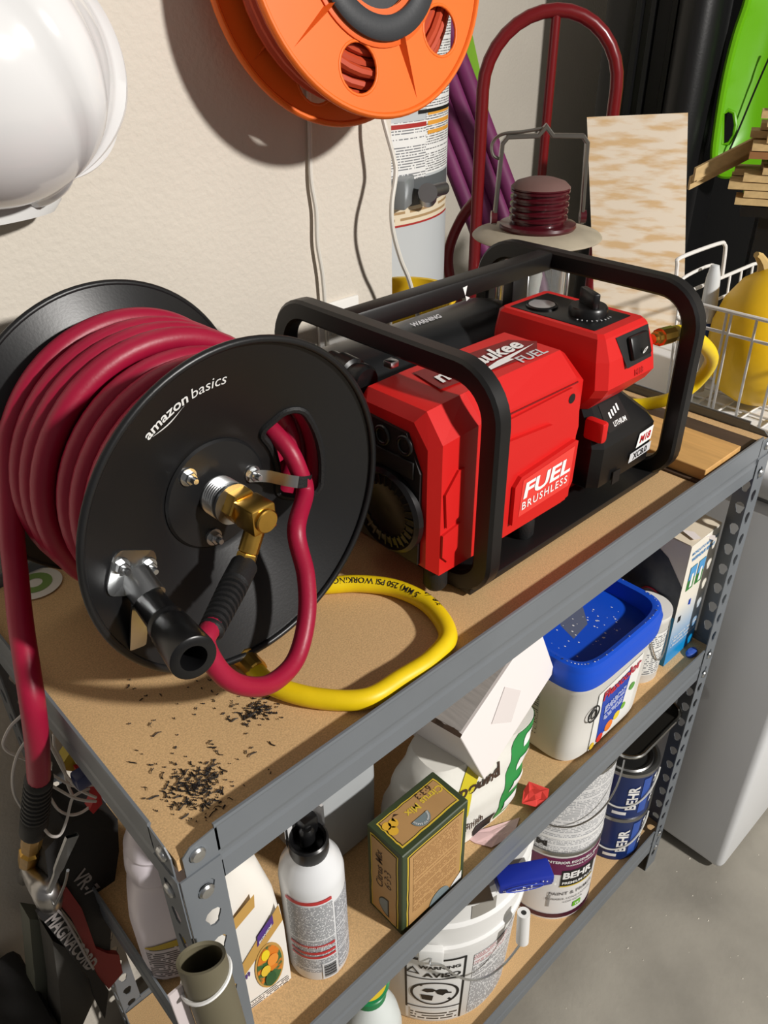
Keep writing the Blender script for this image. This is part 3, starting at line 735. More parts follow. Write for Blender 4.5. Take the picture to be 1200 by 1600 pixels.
for p in shell.v: p.y = min(p.y, WY - .006)
part(hat, 'shell', shell, m_hat)
br_ = loft([ring(.108, WY - .030, z, rx, .030, 2, 40) for z, rx in ((1.326, .080), (1.334, .088), (1.352, .094))]); 
for p in br_.v: p.y = min(p.y, WY - .002)
part(hat, 'brim', br_, pm('white_plastic', (214, 214, 212), .35))
for (u, v) in ((118, 145), (169, 223)):
    pass

# orange cord reel
m_or = pm('orange_plastic', (238, 112, 38), .42, spec=.4, var=.04, vscale=9)
m_ord = pm('orange_plastic_rib', (228, 100, 32), .45)
m_cord = pm('orange_cord_vinyl', (186, 70, 38), .5)
m_ring = pm('charcoal_plastic', (52, 54, 57), .5, bump=.05, bscale=500)
ORC = Vector((.527, .4205, 1.516)); OY, OP, OS, OR = -.04, .185, .075, .148
OM = Matrix.Translation(ORC) @ Matrix.Rotation(OY, 4, 'Z') @ Matrix.Rotation(-OP, 4, 'X')
orl = thing('cord_reel', 'orange plastic cord reel with charcoal hub hung on the wall', 'cord reel', ORC + Vector((0, 0, -.15)))
hol = [circ2(.107 * cos(a), .107 * sin(a), .0245, 24) for a in (-1.93, -.72, .49, 1.70, 2.90)]
def odisc(y): return plate(circ2(0, 0, OR - .002, 80), hol + [circ2(0, 0, .050, 40)], .0022, lambda u, v, t: OM @ Vector((u, y + t, v)))
def ol(prof, n=64): return lathe(prof, n, OM @ Rx)
for y, nm in ((-OS, 'front_disc'), (0, 'back_disc')):
    dsc = part(orl, nm, odisc(y), m_or)
    part(dsc, 'rim', ol([(r_ + 0, y + z_) for r_, z_ in [(OR - .002 + .0034 * cos(2 * PI * k / 10), .0011 + .0044 * sin(2 * PI * k / 10)) for k in range(11)]], 80), m_or)
    s_ = -1 if y < 0 else 1
    for a in (-1.93, -.72, .49, 1.70, 2.90):
        part(dsc, 'hole_edge', lathe(torus2(.0245, .0018), 24, OM @ Matrix.Translation((.107 * cos(a), y + .001, .107 * sin(a))) @ Rx), m_or)
    for a in (-1.30, -2.53, -.10, 1.1, 2.3):
        c_, n_ = cos(a), sin(a)
        P = [Vector((r * c_ - w_ * n_, y + dy, r * n_ + w_ * c_)) for r, w_, dy in ((.078, -.0035, 0), (.078, .0035, 0), (.138, 0, 0), (.078, 0, -.009 * 1))]
        part(dsc, 'rib', MB().add([OM @ q for q in P], [[0, 3, 2], [3, 1, 2], [0, 1, 3]]), m_ord)
part(orl, 'core', ol([(.052, -OS), (.052, 0)]), m_or)
part(orl, 'hub_step', ol([(.084, -OS + .0005), (.084, -OS - .002), (.079, -OS - .0035), (.050, -OS - .0035)]), m_ord)
part(orl, 'hub_ring', ol([(.079, -OS - .002), (.079, -OS - .0075), (.076, -OS - .010), (.060, -OS - .0105), (.056, -OS - .008), (.054, -OS + .03)]), m_ring, 'charcoal hub ring')
part(orl, 'hub_face', plate([(p[0], p[1]) for p in circ2(0, 0, .0545, 40) if p[1] < .0] + [(-.0545, .0), ], [], .006, lambda u, v, t: OM @ Vector((u, -OS + .004 + t, v - .006))), m_ring)
for k, (rad, y0, y1, tn) in enumerate(((.066, -.066, -.008, 6.4), (.076, -.010, -.064, 6), (.086, -.066, -.010, 6.2), (.096, -.012, -.062, 5.5), (.106, -.066, -.010, 6.2), (.116, -.012, -.064, 5.7), (.1255, -.060, -.016, 4.3))):
    n = int(tn * 44); P = [OM @ Vector((rad * cos(2 * PI * tn * i / n + k), y0 + (y1 - y0) * i / n, rad * sin(2 * PI * tn * i / n + k))) for i in range(n + 1)]
    part(orl, 'cord_layer', tube(P, .0049, 7), m_cord)
part(orl, 'latch_tab', box((-.142, -OS - .002, .042), (.012, .012, .016), .002).xf(OM), m_or)
part(orl, 'latch_tab', box((-.150, .001, .022), (.010, .010, .026), .002).xf(OM), m_or)
part(orl, 'wall_hook', tube(cat([Vector((.53, WY, 1.60)), Vector((.53, .40, 1.598)), Vector((.53, .385, 1.612))], 5), .005, 8), m_zinc)

# white flex on the wall
m_flex = pm('white_flex', (214, 210, 200), .5)
wy = WY - .0042
single('wall_cable', tube(cat([bp(478, -30, 'y', wy), bp(481, 100, 'y', wy), bp(484, 210, 'y', wy), bp(486, 280, 'y', wy - .002), bp(494, 330, 'y', wy - .004), bp(496, 380, 'y', wy - .005), bp(504, 430, 'y', wy - .006), bp(508, 480, 'y', wy - .006), bp(512, 540, 'y', wy - .004), bp(518, 600, 'y', wy - .004)], 8), .0027, 8), m_flex,
       'thin off-white cable running straight down the wall below the orange cord reel', 'cable')
single('loose_cable', tube(cat([bp(585, 120, 'y', wy - .015), bp(600, 190, 'y', .425), bp(616, 250, 'y', .415), bp(618, 275, 'y', .41), bp(612, 320, 'y', .405), bp(614, 360, 'y', .402), bp(626, 405, 'y', .40), bp(640, 440, 'y', .40), bp(652, 490, 'y', .405), bp(660, 540, 'y', .42)], 8), .0030, 8), m_flex,
       'off-white cable hanging loose at the corner of the wall in front of the water heater', 'cable')
ow = bp(528, 532, 'y', WY)
op_ = thing('wall_outlet', 'white double outlet plate low on the wall behind the compressor', 'outlet', (ow.x, WY - .003, ow.z - .06))
part(op_, 'cover_plate', box((ow.x, WY - .003, ow.z), (.072, .006, .115), .0025), pm('outlet_white', (232, 230, 224), .4))
for dz in (.028, -.022):
    rc_ = part(op_, 'receptacle', box((ow.x, WY - .0065, ow.z + dz), (.034, .003, .03), .001), MATS['outlet_white'])
    for dx in (-.006, .006): part(rc_, 'slot', box((ow.x + dx, WY - .0082, ow.z + dz + .004), (.0022, .0006, .009)), m_vent)

# ================================================================== BEYOND THE WALL
def cylhit(u, v, cx, cy, r):
    d = ray(u, v); ox, oy = CAM.x - cx, CAM.y - cy; A = d.x ** 2 + d.y ** 2; Bq = ox * d.x + oy * d.y; Cq = ox ** 2 + oy ** 2 - r * r
    t = (-Bq - math.sqrt(max(0, Bq * Bq - A * Cq))) / A; return CAM + d * t
hx, hy, hr = .988, .998, .24
wh = thing('water_heater', 'tall grey gas water heater with printed labels behind the corner of the wall', 'water heater', (hx, hy, 0))
m_heat = pm('heater_grey', (186, 190, 192), .35)
part(wh, 'tank', lathe([(0, .04), (hr, .04), (hr, 1.62), (hr - .02, 1.65), (0, 1.66)], 64, Matrix.Translation((hx, hy, 0))), m_heat)
part(wh, 'stand', box2((hx - .22, hy - .22, 0), (hx + .22, hy + .22, .04), .01), m_conc)
def zh(v, u=655): return cylhit(u, v, hx, hy, hr).z
def ah(u, v=300): p = cylhit(u, v, hx, hy, hr); return math.atan2(p.y - hy, p.x - hx)
A0, AM_, A1 = ah(560), ah(664), ah(696)
lab = part(wh, 'instruction_label', cylpatch(hx, hy, hr, A0, AM_, zh(292), zh(188), 14), greek('label_print', (232, 232, 230), (120, 122, 126), .0046, .0022, .78, .42, .15), 'white printed instruction label')
part(lab, 'label_heading', cylpatch(hx, hy, hr, A0, AM_, zh(198), zh(191), 10, .001), pm('print_dark_red', (168, 44, 40), .5))
lab2 = part(wh, 'warning_label', cylpatch(hx, hy, hr, AM_, A1, zh(274), zh(100), 10), greek('label_print2', (236, 236, 234), (112, 112, 114), .0042, .0020, .8, .45, .1), 'white printed warning label')
for va, vb in ((198, 191), (212, 206), (182, 178)): part(lab2, 'orange_bar', cylpatch(hx, hy, hr, AM_ + .02, A1 - .01, zh(va), zh(vb), 8, .001), pm('print_orange', (226, 160, 60), .5))
part(wh, 'upper_label', cylpatch(hx, hy, hr, A0, A1, zh(170), zh(20), 14, .0008), MATS['label_print2'])
part(wh, 'black_bar', cylpatch(hx, hy, hr, ah(652), A1, zh(178), zh(172), 8, .0014), pm('black_ink', (22, 22, 22), .5))
part(wh, 'access_band', cylpatch(hx, hy, hr, A0, A1, zh(320), zh(278), 14, .0006), pm('band_grey', (92, 96, 98), .4))
part(wh, 'conduit_box', box(cylhit(628, 300, hx, hy, hr + .01) - Vector((0, 0, 0)), (.07, .03, .05), .003, 2, Matrix.Rotation(.55, 3, 'Z')), pm('box_grey', (128, 132, 134), .35))
gv = cylhit(668, 300, hx, hy, hr + .02); g2 = cylhit(694, 294, hx, hy, hr + .02)
part(wh, 'gas_fitting', cyl(gv, g2, .012, 14).join(cyl(gv + Vector((0, 0, -.01)), gv + Vector((-.02, -.02, .004)), .018, 14)), pm('pipe_zinc', (150, 152, 154), .35, 1.0))
part(wh, 'rating_sticker', cylpatch(hx, hy, hr, A0, A1, zh(345), zh(319), 16, .0010), greek('tan_print', (226, 212, 186), (170, 140, 100), .012, .012, .8, .4, .1))
part(wh, 'red_line', cylpatch(hx, hy, hr, A0, A1, zh(348), zh(345), 16, .0014), MATS['print_dark_red'])
# white cabinet and yellow bucket in the alcove
single('utility_cabinet', box2((.70, .50, 0), (.98, .74, .895), .006), pm('cabinet_white', (216, 214, 208), .5), 'low white cabinet beside the corner of the wall', 'cabinet')
yk = thing('yellow_bucket', 'yellow plastic bucket standing on the low white cabinet', 'bucket', (.835, .620, .895))
part(yk, 'bucket_body', lathe([(0, 0), (.070, 0), (.084, .158), (.089, .158), (.089, .170), (.080, .170), (.066, .01), (0, .01)], 40, Matrix.Translation((.835, .620, .895))), pm('yellow_plastic', (236, 196, 34), .45))
rb_ = MB()
for k in range(60):
    a = 2 * PI * k / 60; rb_.join(box((.835 + .0885 * cos(a), .620 + .0885 * sin(a), 1.057), (.002, .003, .010), R=Matrix.Rotation(a, 3, 'Z')))
part(yk, 'rim_ribs', rb_, MATS['yellow_plastic'])
# purple ribbed board with lime backing
P0 = at(676, 70, 2.3); P1 = at(806, 410, 2.22); ax = (P1 - P0).normalized(); vw = (P0 - CAM).normalized(); sdx = ax.cross(vw).normalized()
if sdx.x < 0: sdx = -sdx
pb = thing('foam_lounger', 'purple ribbed foam lounger with lime green back leaning in the alcove', 'lounger', (P1.x, P1.y, 0))
Lb = (P1 - P0).length * 2.6; PS = P0 - ax * .15
for k in range(4):
    o = sdx * (-.062 + .037 * k); part(pb, 'rib', tube([PS + o, PS + o + ax * .3, PS + o + ax * Lb], [.021, .021, .021], 12), pm('purple_foam', (116, 42, 92), .55, var=.15, vscale=12))
q = [PS + sdx * -.06 + vw * .03, PS + sdx * .125 + vw * .03, PS + ax * .62 + sdx * .03 + vw * .03, PS + ax * Lb + sdx * -.09 + vw * .03, PS + ax * Lb + sdx * -.12 + vw * .03]
part(pb, 'backing', MB().add(q + [p + vw * .015 for p in q], [[0, 1, 2, 3, 4], [9, 8, 7, 6, 5], [0, 5, 6, 1], [1, 6, 7, 2], [2, 7, 8, 3], [3, 8, 9, 4], [4, 9, 5, 0]]), pm('lime_foam', (136, 190, 50), .5))
# red hand truck
m_ht = pm('dark_red_enamel', (112, 14, 20), .3, coat=.2)
HL = at(742, 390, 1.95); HRt = at(955, 200, 1.95); HL.z = HRt.z = 0
hc_ = (HL + HRt) / 2; hu = (HRt - HL); hw = hu.length / 2; hu.normalize(); hn = Vector((-hu.y, hu.x, 0)); 
if hn.dot(CAM - hc_) < 0: hn = -hn
zt_ = 1.484 - hw - .014
ht = thing('hand_truck', 'dark red tube hand truck with an arched handle standing in the alcove', 'hand truck', (hc_.x, hc_.y, 0))
fr_ = [hc_ - hu * hw + Vector((0, 0, .12))] + [hc_ - hu * hw + Vector((0, 0, z)) for z in (.6, 1.0, zt_ - .02)] + [hc_ + hu * hw * -cos(a) + Vector((0, 0, zt_ + hw * sin(a))) for a in [PI * k / 16 for k in range(17)]] + [hc_ + hu * hw + Vector((0, 0, z)) for z in (zt_ - .02, 1.0, .6, .12)]
part(ht, 'arched_frame', tube(fr_, .0135, 14), m_ht)
part(ht, 'centre_tube', tube([hc_ + Vector((0, 0, .15)), hc_ + Vector((0, 0, 1.0)), hc_ + Vector((0, 0, zt_ + hw))], .010, 12), m_ht)
for s in (-1, 1):
    b0 = hc_ + hu * hw * s
    part(ht, 'side_brace', tube(cat([b0 + Vector((0, 0, 1.115)), b0 + hu * s * .03 + hn * -.05 + Vector((0, 0, 1.06)), b0 + hu * s * .055 + hn * -.07 + Vector((0, 0, .985)), b0 + hu * s * .050 + hn * -.07 + Vector((0, 0, .915)), b0 + hu * s * .02 + hn * -.03 + Vector((0, 0, .84)), b0 + Vector((0, 0, .80))], 6), .0125, 12), m_ht)
    wc = hc_ + hu * s * (hw - .03) - hn * .10 + Vector((0, 0, .13))
    part(ht, 'wheel', lathe(torus2(.095, .032), 28, Matrix.Translation(wc) @ frame(hu).to_4x4()).join(cyl(wc - hu * .02, wc + hu * .02, .07, 24)), m_rub)
for z in (.35, .75): part(ht, 'cross_bar', tube([hc_ - hu * hw + Vector((0, 0, z)), hc_ + hu * hw + Vector((0, 0, z))], .010, 10), m_ht)
tp = [hc_ - hu * hw * .9, hc_ + hu * hw * .9, hc_ + hu * hw * .9 + hn * .05, hc_ - hu * hw * .9 + hn * .05]
part(ht, 'toe_plate', MB().add([p + Vector((0, 0, .012)) for p in tp] + [p + Vector((0, 0, .022)) for p in tp], [[3, 2, 1, 0], [4, 5, 6, 7], [0, 1, 5, 4], [1, 2, 6, 5], [2, 3, 7, 6], [3, 0, 4, 7]]), m_ht)
# tall black moulded cargo box and dark cabinet
m_abs = pm('black_abs', (22, 22, 23), .38, spec=.45, bump=.12, bscale=160)
g0 = at(924, 250, 3.02); g1 = at(1104, 250, 2.92); g0.z = g1.z = 0; gu = (g1 - g0); gL = gu.length; gu.normalize(); gn = Vector((-gu.y, gu.x, 0))
if gn.dot(CAM - g0) < 0: gn = -gn
def gx(u): return (u - 872) / 220 * gL
prof = [(0, 0), (.005, .04), (.03, .06), (gx(932), .065), (gx(935), .078), (gx(945), .078), (gx(948), .065), (gx(958), .065), (gx(961), .080), (gx(969), .080), (gx(972), .065), (gx(994), .062), (gx(997), .078), (gx(1006), .078), (gx(1009), .062)]
for k in range(13):
    a = PI - PI * k / 12; prof.append((gx(1047) + (gx(1086) - gx(1047)) * cos(a), .06 + .085 * sin(a)))
prof += [(gx(1092), .05), (gx(1092), 0)]
rgs = []
for z, k in ((.01, .9), (.05, 1), (1.0, 1), (1.85, 1), (1.92, .9)): rgs.append([g0 + gu * p[0] + gn * p[1] * k + Vector((0, 0, z)) for p in prof] + [g0 + gu * gL - gn * .18 + Vector((0, 0, z)), g0 + (g0 - CAM).normalized() * .17 + gu * .03 + Vector((0, 0, z))])
single('cargo_box', loft(rgs, True, True), m_abs, 'tall black ribbed plastic cargo box standing on end behind the hand truck', 'cargo box')
k0 = at(1092, 250, 3.22); k0.z = 0
cab = MB(); cw = [k0 - gn * .5, k0 + gu * 1.3 - gn * .5, k0 + gu * 1.3, k0]
cab.add([p for p in cw] + [p + Vector((0, 0, 2.0)) for p in cw], [[3, 2, 1, 0], [4, 5, 6, 7], [0, 1, 5, 4], [1, 2, 6, 5], [2, 3, 7, 6], [3, 0, 4, 7]])
single('dark_cabinet', cab, pm('dark_cabinet_paint', (24, 24, 24), .6), 'tall matt black cabinet behind the green sled', 'cabinet')
# green sled
m_grn = pm('green_plastic', (112, 190, 8), .35)
sl = thing('snow_sled', 'bright green plastic sled with a handle hole hanging in front of the black cabinet', 'sled', at(1150, 262, 2.85) * 1)
so = at(1150, 120, 2.85); sv = (so - CAM).normalized(); sxv = Vector((0, 0, 1)).cross(sv).normalized() * -1
if (ray(1200, 120) - ray(1100, 120)).dot(sxv) < 0: sxv = -sxv
syv = sxv.cross(sv); syv = -syv if syv.z < 0 else syv
pxm = 2.85 / FPX * 1.06
def sp_(u, v, t): return at(u, v, 2.85) + sv * t
sout = [(1178, -60), (1168, 0), (1150, 55), (1134, 120), (1122, 190), (1116, 240), (1120, 262), (1135, 272), (1190, 262), (1260, 240), (1310, 180), (1330, 60), (1310, -60), (1250, -110), (1205, -105)]
hol_ = [(1129, 178), (1138, 172), (1147, 176), (1150, 195), (1147, 212), (1139, 224), (1128, 225)]
sc2 = [(p.x, p.y) for p in cat([(a, b, 0) for a, b in sout], 5, True)]
def dish(u, v): 
    e = min(math.hypot(u - a, v - b) for a, b in sc2); return .05 * min(1, e / 45)
sled = plate(sc2, [hol_], .006, lambda u, v, t: sp_(u, v, t - .02 + dish(u, v)), [(1120 + 16 * i, -90 + 18 * j) for i in range(1, 13) for j in range(20) if inpoly((1120 + 16 * i, -90 + 18 * j), sc2) and not inpoly((1120 + 16 * i, -90 + 18 * j), [(1122, 165), (1156, 165), (1156, 232), (1122, 232)])], True)
part(sl, 'tray', sled, m_grn)
part(sl, 'rolled_edge', tube([sp_(a, b, -.02) for a, b in sc2], .012, 8, True), m_grn)
part(sl, 'handle_edge', tube([sp_(a, b, -.004) for a, b in hol_], .006, 8, True), m_grn)
part(sl, 'pull_cord', tube(cat([sp_(1206, 80, -.0), sp_(1180, 140, .0), sp_(1155, 200, -.01), sp_(1137, 240, -.02)], 5), .0028, 6), m_plast)
part(sl, 'hanging_peg', tube([sp_(1215, -85, -.01), sp_(1215, -85, .30)], .008, 8), m_zinc)
# table with a stack of wooden laths
m_lath = pm('pine_lath', (206, 176, 124), .65, var=.12, vscale=14, stretch=(1, 6, 6))
m_lath2 = pm('brown_lath', (150, 104, 62), .65, var=.15, vscale=14)
tc_ = at(1200, 314, 1.95); tzl = tc_.z; lu = Vector((.42, -.91, 0)).normalized(); lw = Vector((.91, .42, 0)).normalized()
tb = thing('side_table', 'black side table under the stack of wooden laths', 'table', (tc_.x, tc_.y, 0))
t0 = tc_ - lw * .06 - lu * .05
def slab(o, L_, wd, h): return [o, o + lu * L_, o + lu * L_ + lw * wd, o + lw * wd], h
def slabm(o, L_, wd, h, u=lu, w__=lw):
    p = [o, o + u * L_, o + u * L_ + w__ * wd, o + w__ * wd]
    return MB().add([a for a in p] + [a + Vector((0, 0, h)) for a in p], [[3, 2, 1, 0], [4, 5, 6, 7], [0, 1, 5, 4], [1, 2, 6, 5], [2, 3, 7, 6], [3, 0, 4, 7]])
part(tb, 'table_top', slabm(t0 - Vector((0, 0, .022)), .45, .30, .020), m_plast)
for a, b in ((.04, .03), (.38, .03), (.04, .25), (.38, .25)):
    p = t0 + lu * a + lw * b; part(tb, 'leg', slabm(Vector((p.x, p.y, 0)), .035, .035, tzl - .023), m_plast)
ORD = ('bottom', 'second', 'third', 'fourth', 'fifth', 'sixth', 'seventh', 'eighth', 'ninth', 'tenth', 'eleventh', 'twelfth', 'topmost')
for row in range(13):
    for c in range(2):
        o = t0 + lu * (random.uniform(-.035, .03) + (.02 if row > 3 else 0)) + lw * (.004 + c * .075 + random.uniform(-.003, .003)) + Vector((0, 0, row * .0145))
        single('wood_lath', slabm(o, .42, .058 if row % 3 else .064, .0125), m_lath2 if row in (5, 6) and c == 0 else m_lath, ('flat pine lath in the %s layer of the stack on the side table' if not (row in (5, 6) and c == 0) else 'brown stained lath in the %s layer of the stack on the side table') % ORD[row], 'lath', 'laths stacked on the side table')
e0, e1 = at(1083, 273, 1.93), at(1182, 222, 1.98); du = (e1 - e0).normalized(); dw = Vector((0, 0, 1)).cross(du).normalized()
for i, (a, b, off) in enumerate(((0, 0, 0), (.012, .010, .0), (.004, .022, -.006))):
    o = e0 + dw * b + du * a + Vector((0, 0, off - .014 * i * .6)); 
    single('wood_stick', slabm(o - Vector((0, 0, .012)), .34, .009, .026, du, -dw), m_lath, ('outermost', 'middle', 'lowest')[i] + ' of three narrow pine sticks jutting slantwise from the lath stack', 'stick', 'sticks jutting from the lath stack')

# ================================================================== FREEZER AND WHAT STANDS ON IT
m_frz = pm('freezer_white', (222, 224, 226), .3, spec=.4)
FX0, FX1, FY0, FY1, FZ = 1.010, 1.53, -.108, .60, .888
fz = thing('chest_freezer', 'white chest freezer beside the grey shelving unit', 'freezer', ((FX0 + FX1) / 2, (FY0 + FY1) / 2, 0))
part(fz, 'cabinet', box2((FX0, FY0, .012), (FX1, FY1, .826), .014, 3), m_frz)
part(fz, 'lid', box2((FX0 - .004, FY0 - .004, .834), (FX1, FY1, FZ), .016, 3), m_frz)
part(fz, 'gasket', box2((FX0 + .012, FY0 + .012, .824), (FX1 - .01, FY1 - .01, .836)), pm('gasket_grey', (120, 122, 124), .6))
part(fz, 'plinth', box2((FX0 + .03, FY0 + .03, 0), (FX1 - .03, FY1 - .03, .02)), m_vent)
# whitewashed plywood
PBL, PBR = Vector((1.300, .520, FZ)), Vector((1.395, .372, FZ))
PTL, PTR = bp(917, 183, 'x', PBL.x + .012), bp(1075, 176, 'x', PBR.x + .012)
pn = (PBR - PBL).cross(PTL - PBL).normalized(); pn = -pn if pn.dot(CAM - PBL) < 0 else pn
pq = [PBL, PBR, PTR, PTL]
single('plywood_offcut', MB().add(pq + [p - pn * .012 for p in pq], [[0, 1, 2, 3], [7, 6, 5, 4], [0, 4, 5, 1], [1, 5, 6, 2], [2, 6, 7, 3], [3, 7, 4, 0]]),
       pm('whitewashed_ply', (222, 188, 142), .65, col2=(238, 224, 204), vscale=13, stretch=(1, 1, 5), thr=(.38, .54)), 'upright plywood offcut with patchy white paint', 'board')
# wire basket
m_wire = pm('white_wire', (226, 224, 220), .4)
bk = thing('wire_basket', 'white coated wire basket on top of the chest freezer', 'basket', (1.22, .13, FZ))
BX0, BX1, BY0, BY1, BZ0, BZ1 = 1.100, 1.40, -.06, .262, FZ + .006, 1.074
def rr(z, ins, r=.02):
    return [Vector((p[0] + (BX0 + BX1) / 2, p[1] + (BY0 + BY1) / 2, z)) for p in rrprof(BX1 - BX0 - 2 * ins, BY1 - BY0 - 2 * ins, r, 4)]
for z, ins, r in ((BZ1, 0, .0032), (BZ1 - .036, .004, .0026), (BZ0, .012, .0028)): part(bk, 'rim_wire' if z > 1 else 'base_wire', tube(rr(z, ins), r, 8, True), m_wire)
def wire(a, b, r=.0021): part(bk, 'wire', tube([Vector(a), Vector(b)], r, 6), m_wire)
for k in range(8):
    y = BY0 + .02 + k * (BY1 - BY0 - .04) / 7
    for x, xi in ((BX0, BX0 + .012), (BX1, BX1 - .012)):
        wire((x, y, BZ1), (xi, y, BZ0))
        if k in (2, 5): wire((x, y + .008, BZ1), (xi, y + .008, BZ0))
    wire((BX0 + .012, y, BZ0), (BX1 - .012, y, BZ0))
for k in range(7):
    x = BX0 + .02 + k * (BX1 - BX0 - .04) / 6
    for y, yi in ((BY0, BY0 + .012), (BY1, BY1 - .012)): wire((x, y, BZ1), (x, yi, BZ0))
    wire((x, BY0 + .012, BZ0), (x, BY1 - .012, BZ0))
part(bk, 'carry_handle', tube(cat([Vector((1.105, .262, BZ1)), Vector((1.100, .266, 1.125)), Vector((1.112, .268, 1.136)), Vector((1.235, .268, 1.136)), Vector((1.258, .268, 1.130)), Vector((1.262, .266, 1.118)), Vector((1.262, .262, BZ1))], 6), .0033, 8), m_wire)
part(bk, 'handle_bar', tube(cat([Vector((1.112, .266, BZ1 + .01)), Vector((1.13, .266, 1.100)), Vector((1.22, .266, 1.103)), Vector((1.25, .264, BZ1 + .01))], 6), .0028, 8), m_wire)
# squash in the basket
sq = thing('squash', 'large yellow squash sitting in the white wire basket', 'squash', (1.20, .125, FZ + .012))
m_sq = pm('squash_skin', (240, 192, 22), .42, var=.10, vscale=10, bump=.05, bscale=30)
sqm = lathe([(0, 0), (.03, .003), (.055, .018), (.075, .048), (.0835, .085), (.083, .118), (.074, .152), (.055, .182), (.030, .200), (.012, .206), (0, .206)], 48, Matrix.Translation((1.199, .138, FZ + .012)) @ Matrix.Rotation(.06, 4, 'Y') @ Matrix.Scale(1.10, 4))
part(sq, 'fruit', sqm, m_sq)
st0 = Vector((1.205, .168, FZ + .228))
part(sq, 'stem', tube([st0, st0 + Vector((-.002, .006, .012)), st0 + Vector((-.008, .012, .022)), st0 + Vector((-.016, .014, .026))], [.014, .009, .007, .005], 7), pm('squash_stem', (196, 166, 104), .7))
# brush in the basket
b0, b1 = Vector((1.175, .225, FZ + .012)), Vector((1.178, .240, 1.118)); bd = b1 - b0
bs = thing('paint_brush', 'clear handled brush with a blue collar standing in the wire basket', 'brush', b0)
part(bs, 'handle', lathe([(0, bd.length * .55), (.012, bd.length * .55), (.0135, bd.length * .7), (.0115, bd.length * .9), (.007, bd.length * .99), (0, bd.length)], 16, Matrix.Translation(b0) @ frame(bd).to_4x4()), pm('milky_plastic', (206, 210, 212), .2))
part(bs, 'collar', cyl(b0 + bd * .44, b0 + bd * .56, .0135, 16), pm('blue_collar', (30, 58, 120), .4))
part(bs, 'bristles', cyl(b0, b0 + bd * .45, .013, 16, .012), pm('pale_bristle', (196, 190, 176), .7))
# lantern on the back corner of the top shelf
LX, LY = .829, .347
lt_ = thing('camping_lantern', 'maroon capped camping lantern with a dusty disc shade and wire bail', 'lantern', (LX, LY, ZB))
LT = Matrix.Translation((LX, LY, 0))
m_mar = pm('maroon_enamel', (74, 14, 24), .3, coat=.3); m_dust = pm('dusty_maroon', (112, 84, 78), .7)
part(lt_, 'fount', lathe([(0, ZB), (.055, ZB), (.062, ZB + .006), (.064, ZB + .03), (.058, ZB + .055), (.040, ZB + .066), (.036, ZB + .085), (.050, ZB + .09), (.050, ZB + .10), (0, ZB + .10)], 40, LT), m_mar)
part(lt_, 'globe', lathe([(.046, ZB + .10), (.0465, ZB + .13), (.0465, 1.195), (.0445, 1.195), (.0445, ZB + .10)], 40, LT), pm('clear_glass', (235, 238, 238), .03, trans=.92, ior=1.3))
part(lt_, 'mantle', lathe([(0, ZB + .10), (.008, ZB + .10), (.010, ZB + .15), (.014, ZB + .18), (.006, 1.19), (0, 1.19)], 16, LT), pm('mantle_white', (232, 230, 222), .8))
for k in range(4):
    a = .5 + k * PI / 2; part(lt_, 'globe_guard', tube([Vector((LX + .050 * cos(a), LY + .050 * sin(a), z)) for z in (ZB + .09, 1.20)], .0026, 8), m_zinc)
part(lt_, 'shade', lathe([(.02, 1.2185), (.060, 1.2160), (.0885, 1.2090), (.0910, 1.2060), (.0900, 1.2050), (.0865, 1.2070), (.058, 1.2135), (.02, 1.2160)], 64, LT), pm('dusty_shade', (168, 158, 138), .5, var=.12, vscale=25), 'wide dusty disc shade')
vp = [(.048, 1.2160), (.052, 1.2165), (.054, 1.2200), (.053, 1.2235), (.048, 1.2245), (.040, 1.2250)]
z = 1.2255
for k in range(5): vp += [(.0365, z), (.0365, z + .003), (.0405, z + .0045), (.0405, z + .0075), (.0365, z + .009)]; z += .0088
vp += [(.0405, z), (.0405, z + .002)]
part(lt_, 'ventilator', lathe(vp, 40, LT), m_mar)
part(lt_, 'ventilator_cap', lathe([(.0405, z + .002), (.034, z + .008), (.020, z + .0125), (0, z + .014)], 40, LT), m_dust, 'dusty maroon dome cap')
bdir = Vector((.72, -.69, 0)).normalized(); bz_ = 1.334
def bl(s, zz): return Vector((LX, LY, zz)) + bdir * s
bp_ = [bl(-.0610, 1.222), bl(-.0605, 1.240), bl(-.0565, bz_ - .008), bl(-.050, bz_), bl(-.010, bz_ + .001), bl(0, bz_ + .012), bl(.010, bz_ + .001), bl(.050, bz_), bl(.0565, bz_ - .008), bl(.0605, 1.240), bl(.0610, 1.222)]
bn = Vector((0, 0, 1)).cross(bdir)
part(lt_, 'bail', sweep(bp_, rrprof(.0055, .011, .0010, 1), bn), pm('dull_steel', (150, 146, 138), .35, 1.0))
part(lt_, 'bail_hook', tube(cat([bl(-.002, bz_ + .010), bl(-.03, bz_ + .006), bl(-.058, bz_ + .003), bl(-.070, bz_ - .008), bl(-.068, bz_ - .022), bl(-.060, bz_ - .027)], 6), .0022, 8), MATS['dull_steel'])
for s in (-1, 1): part(lt_, 'bail_pivot', cyl(bl(s * .058, 1.231) , bl(s * .066, 1.231), .009, 16), m_mar)

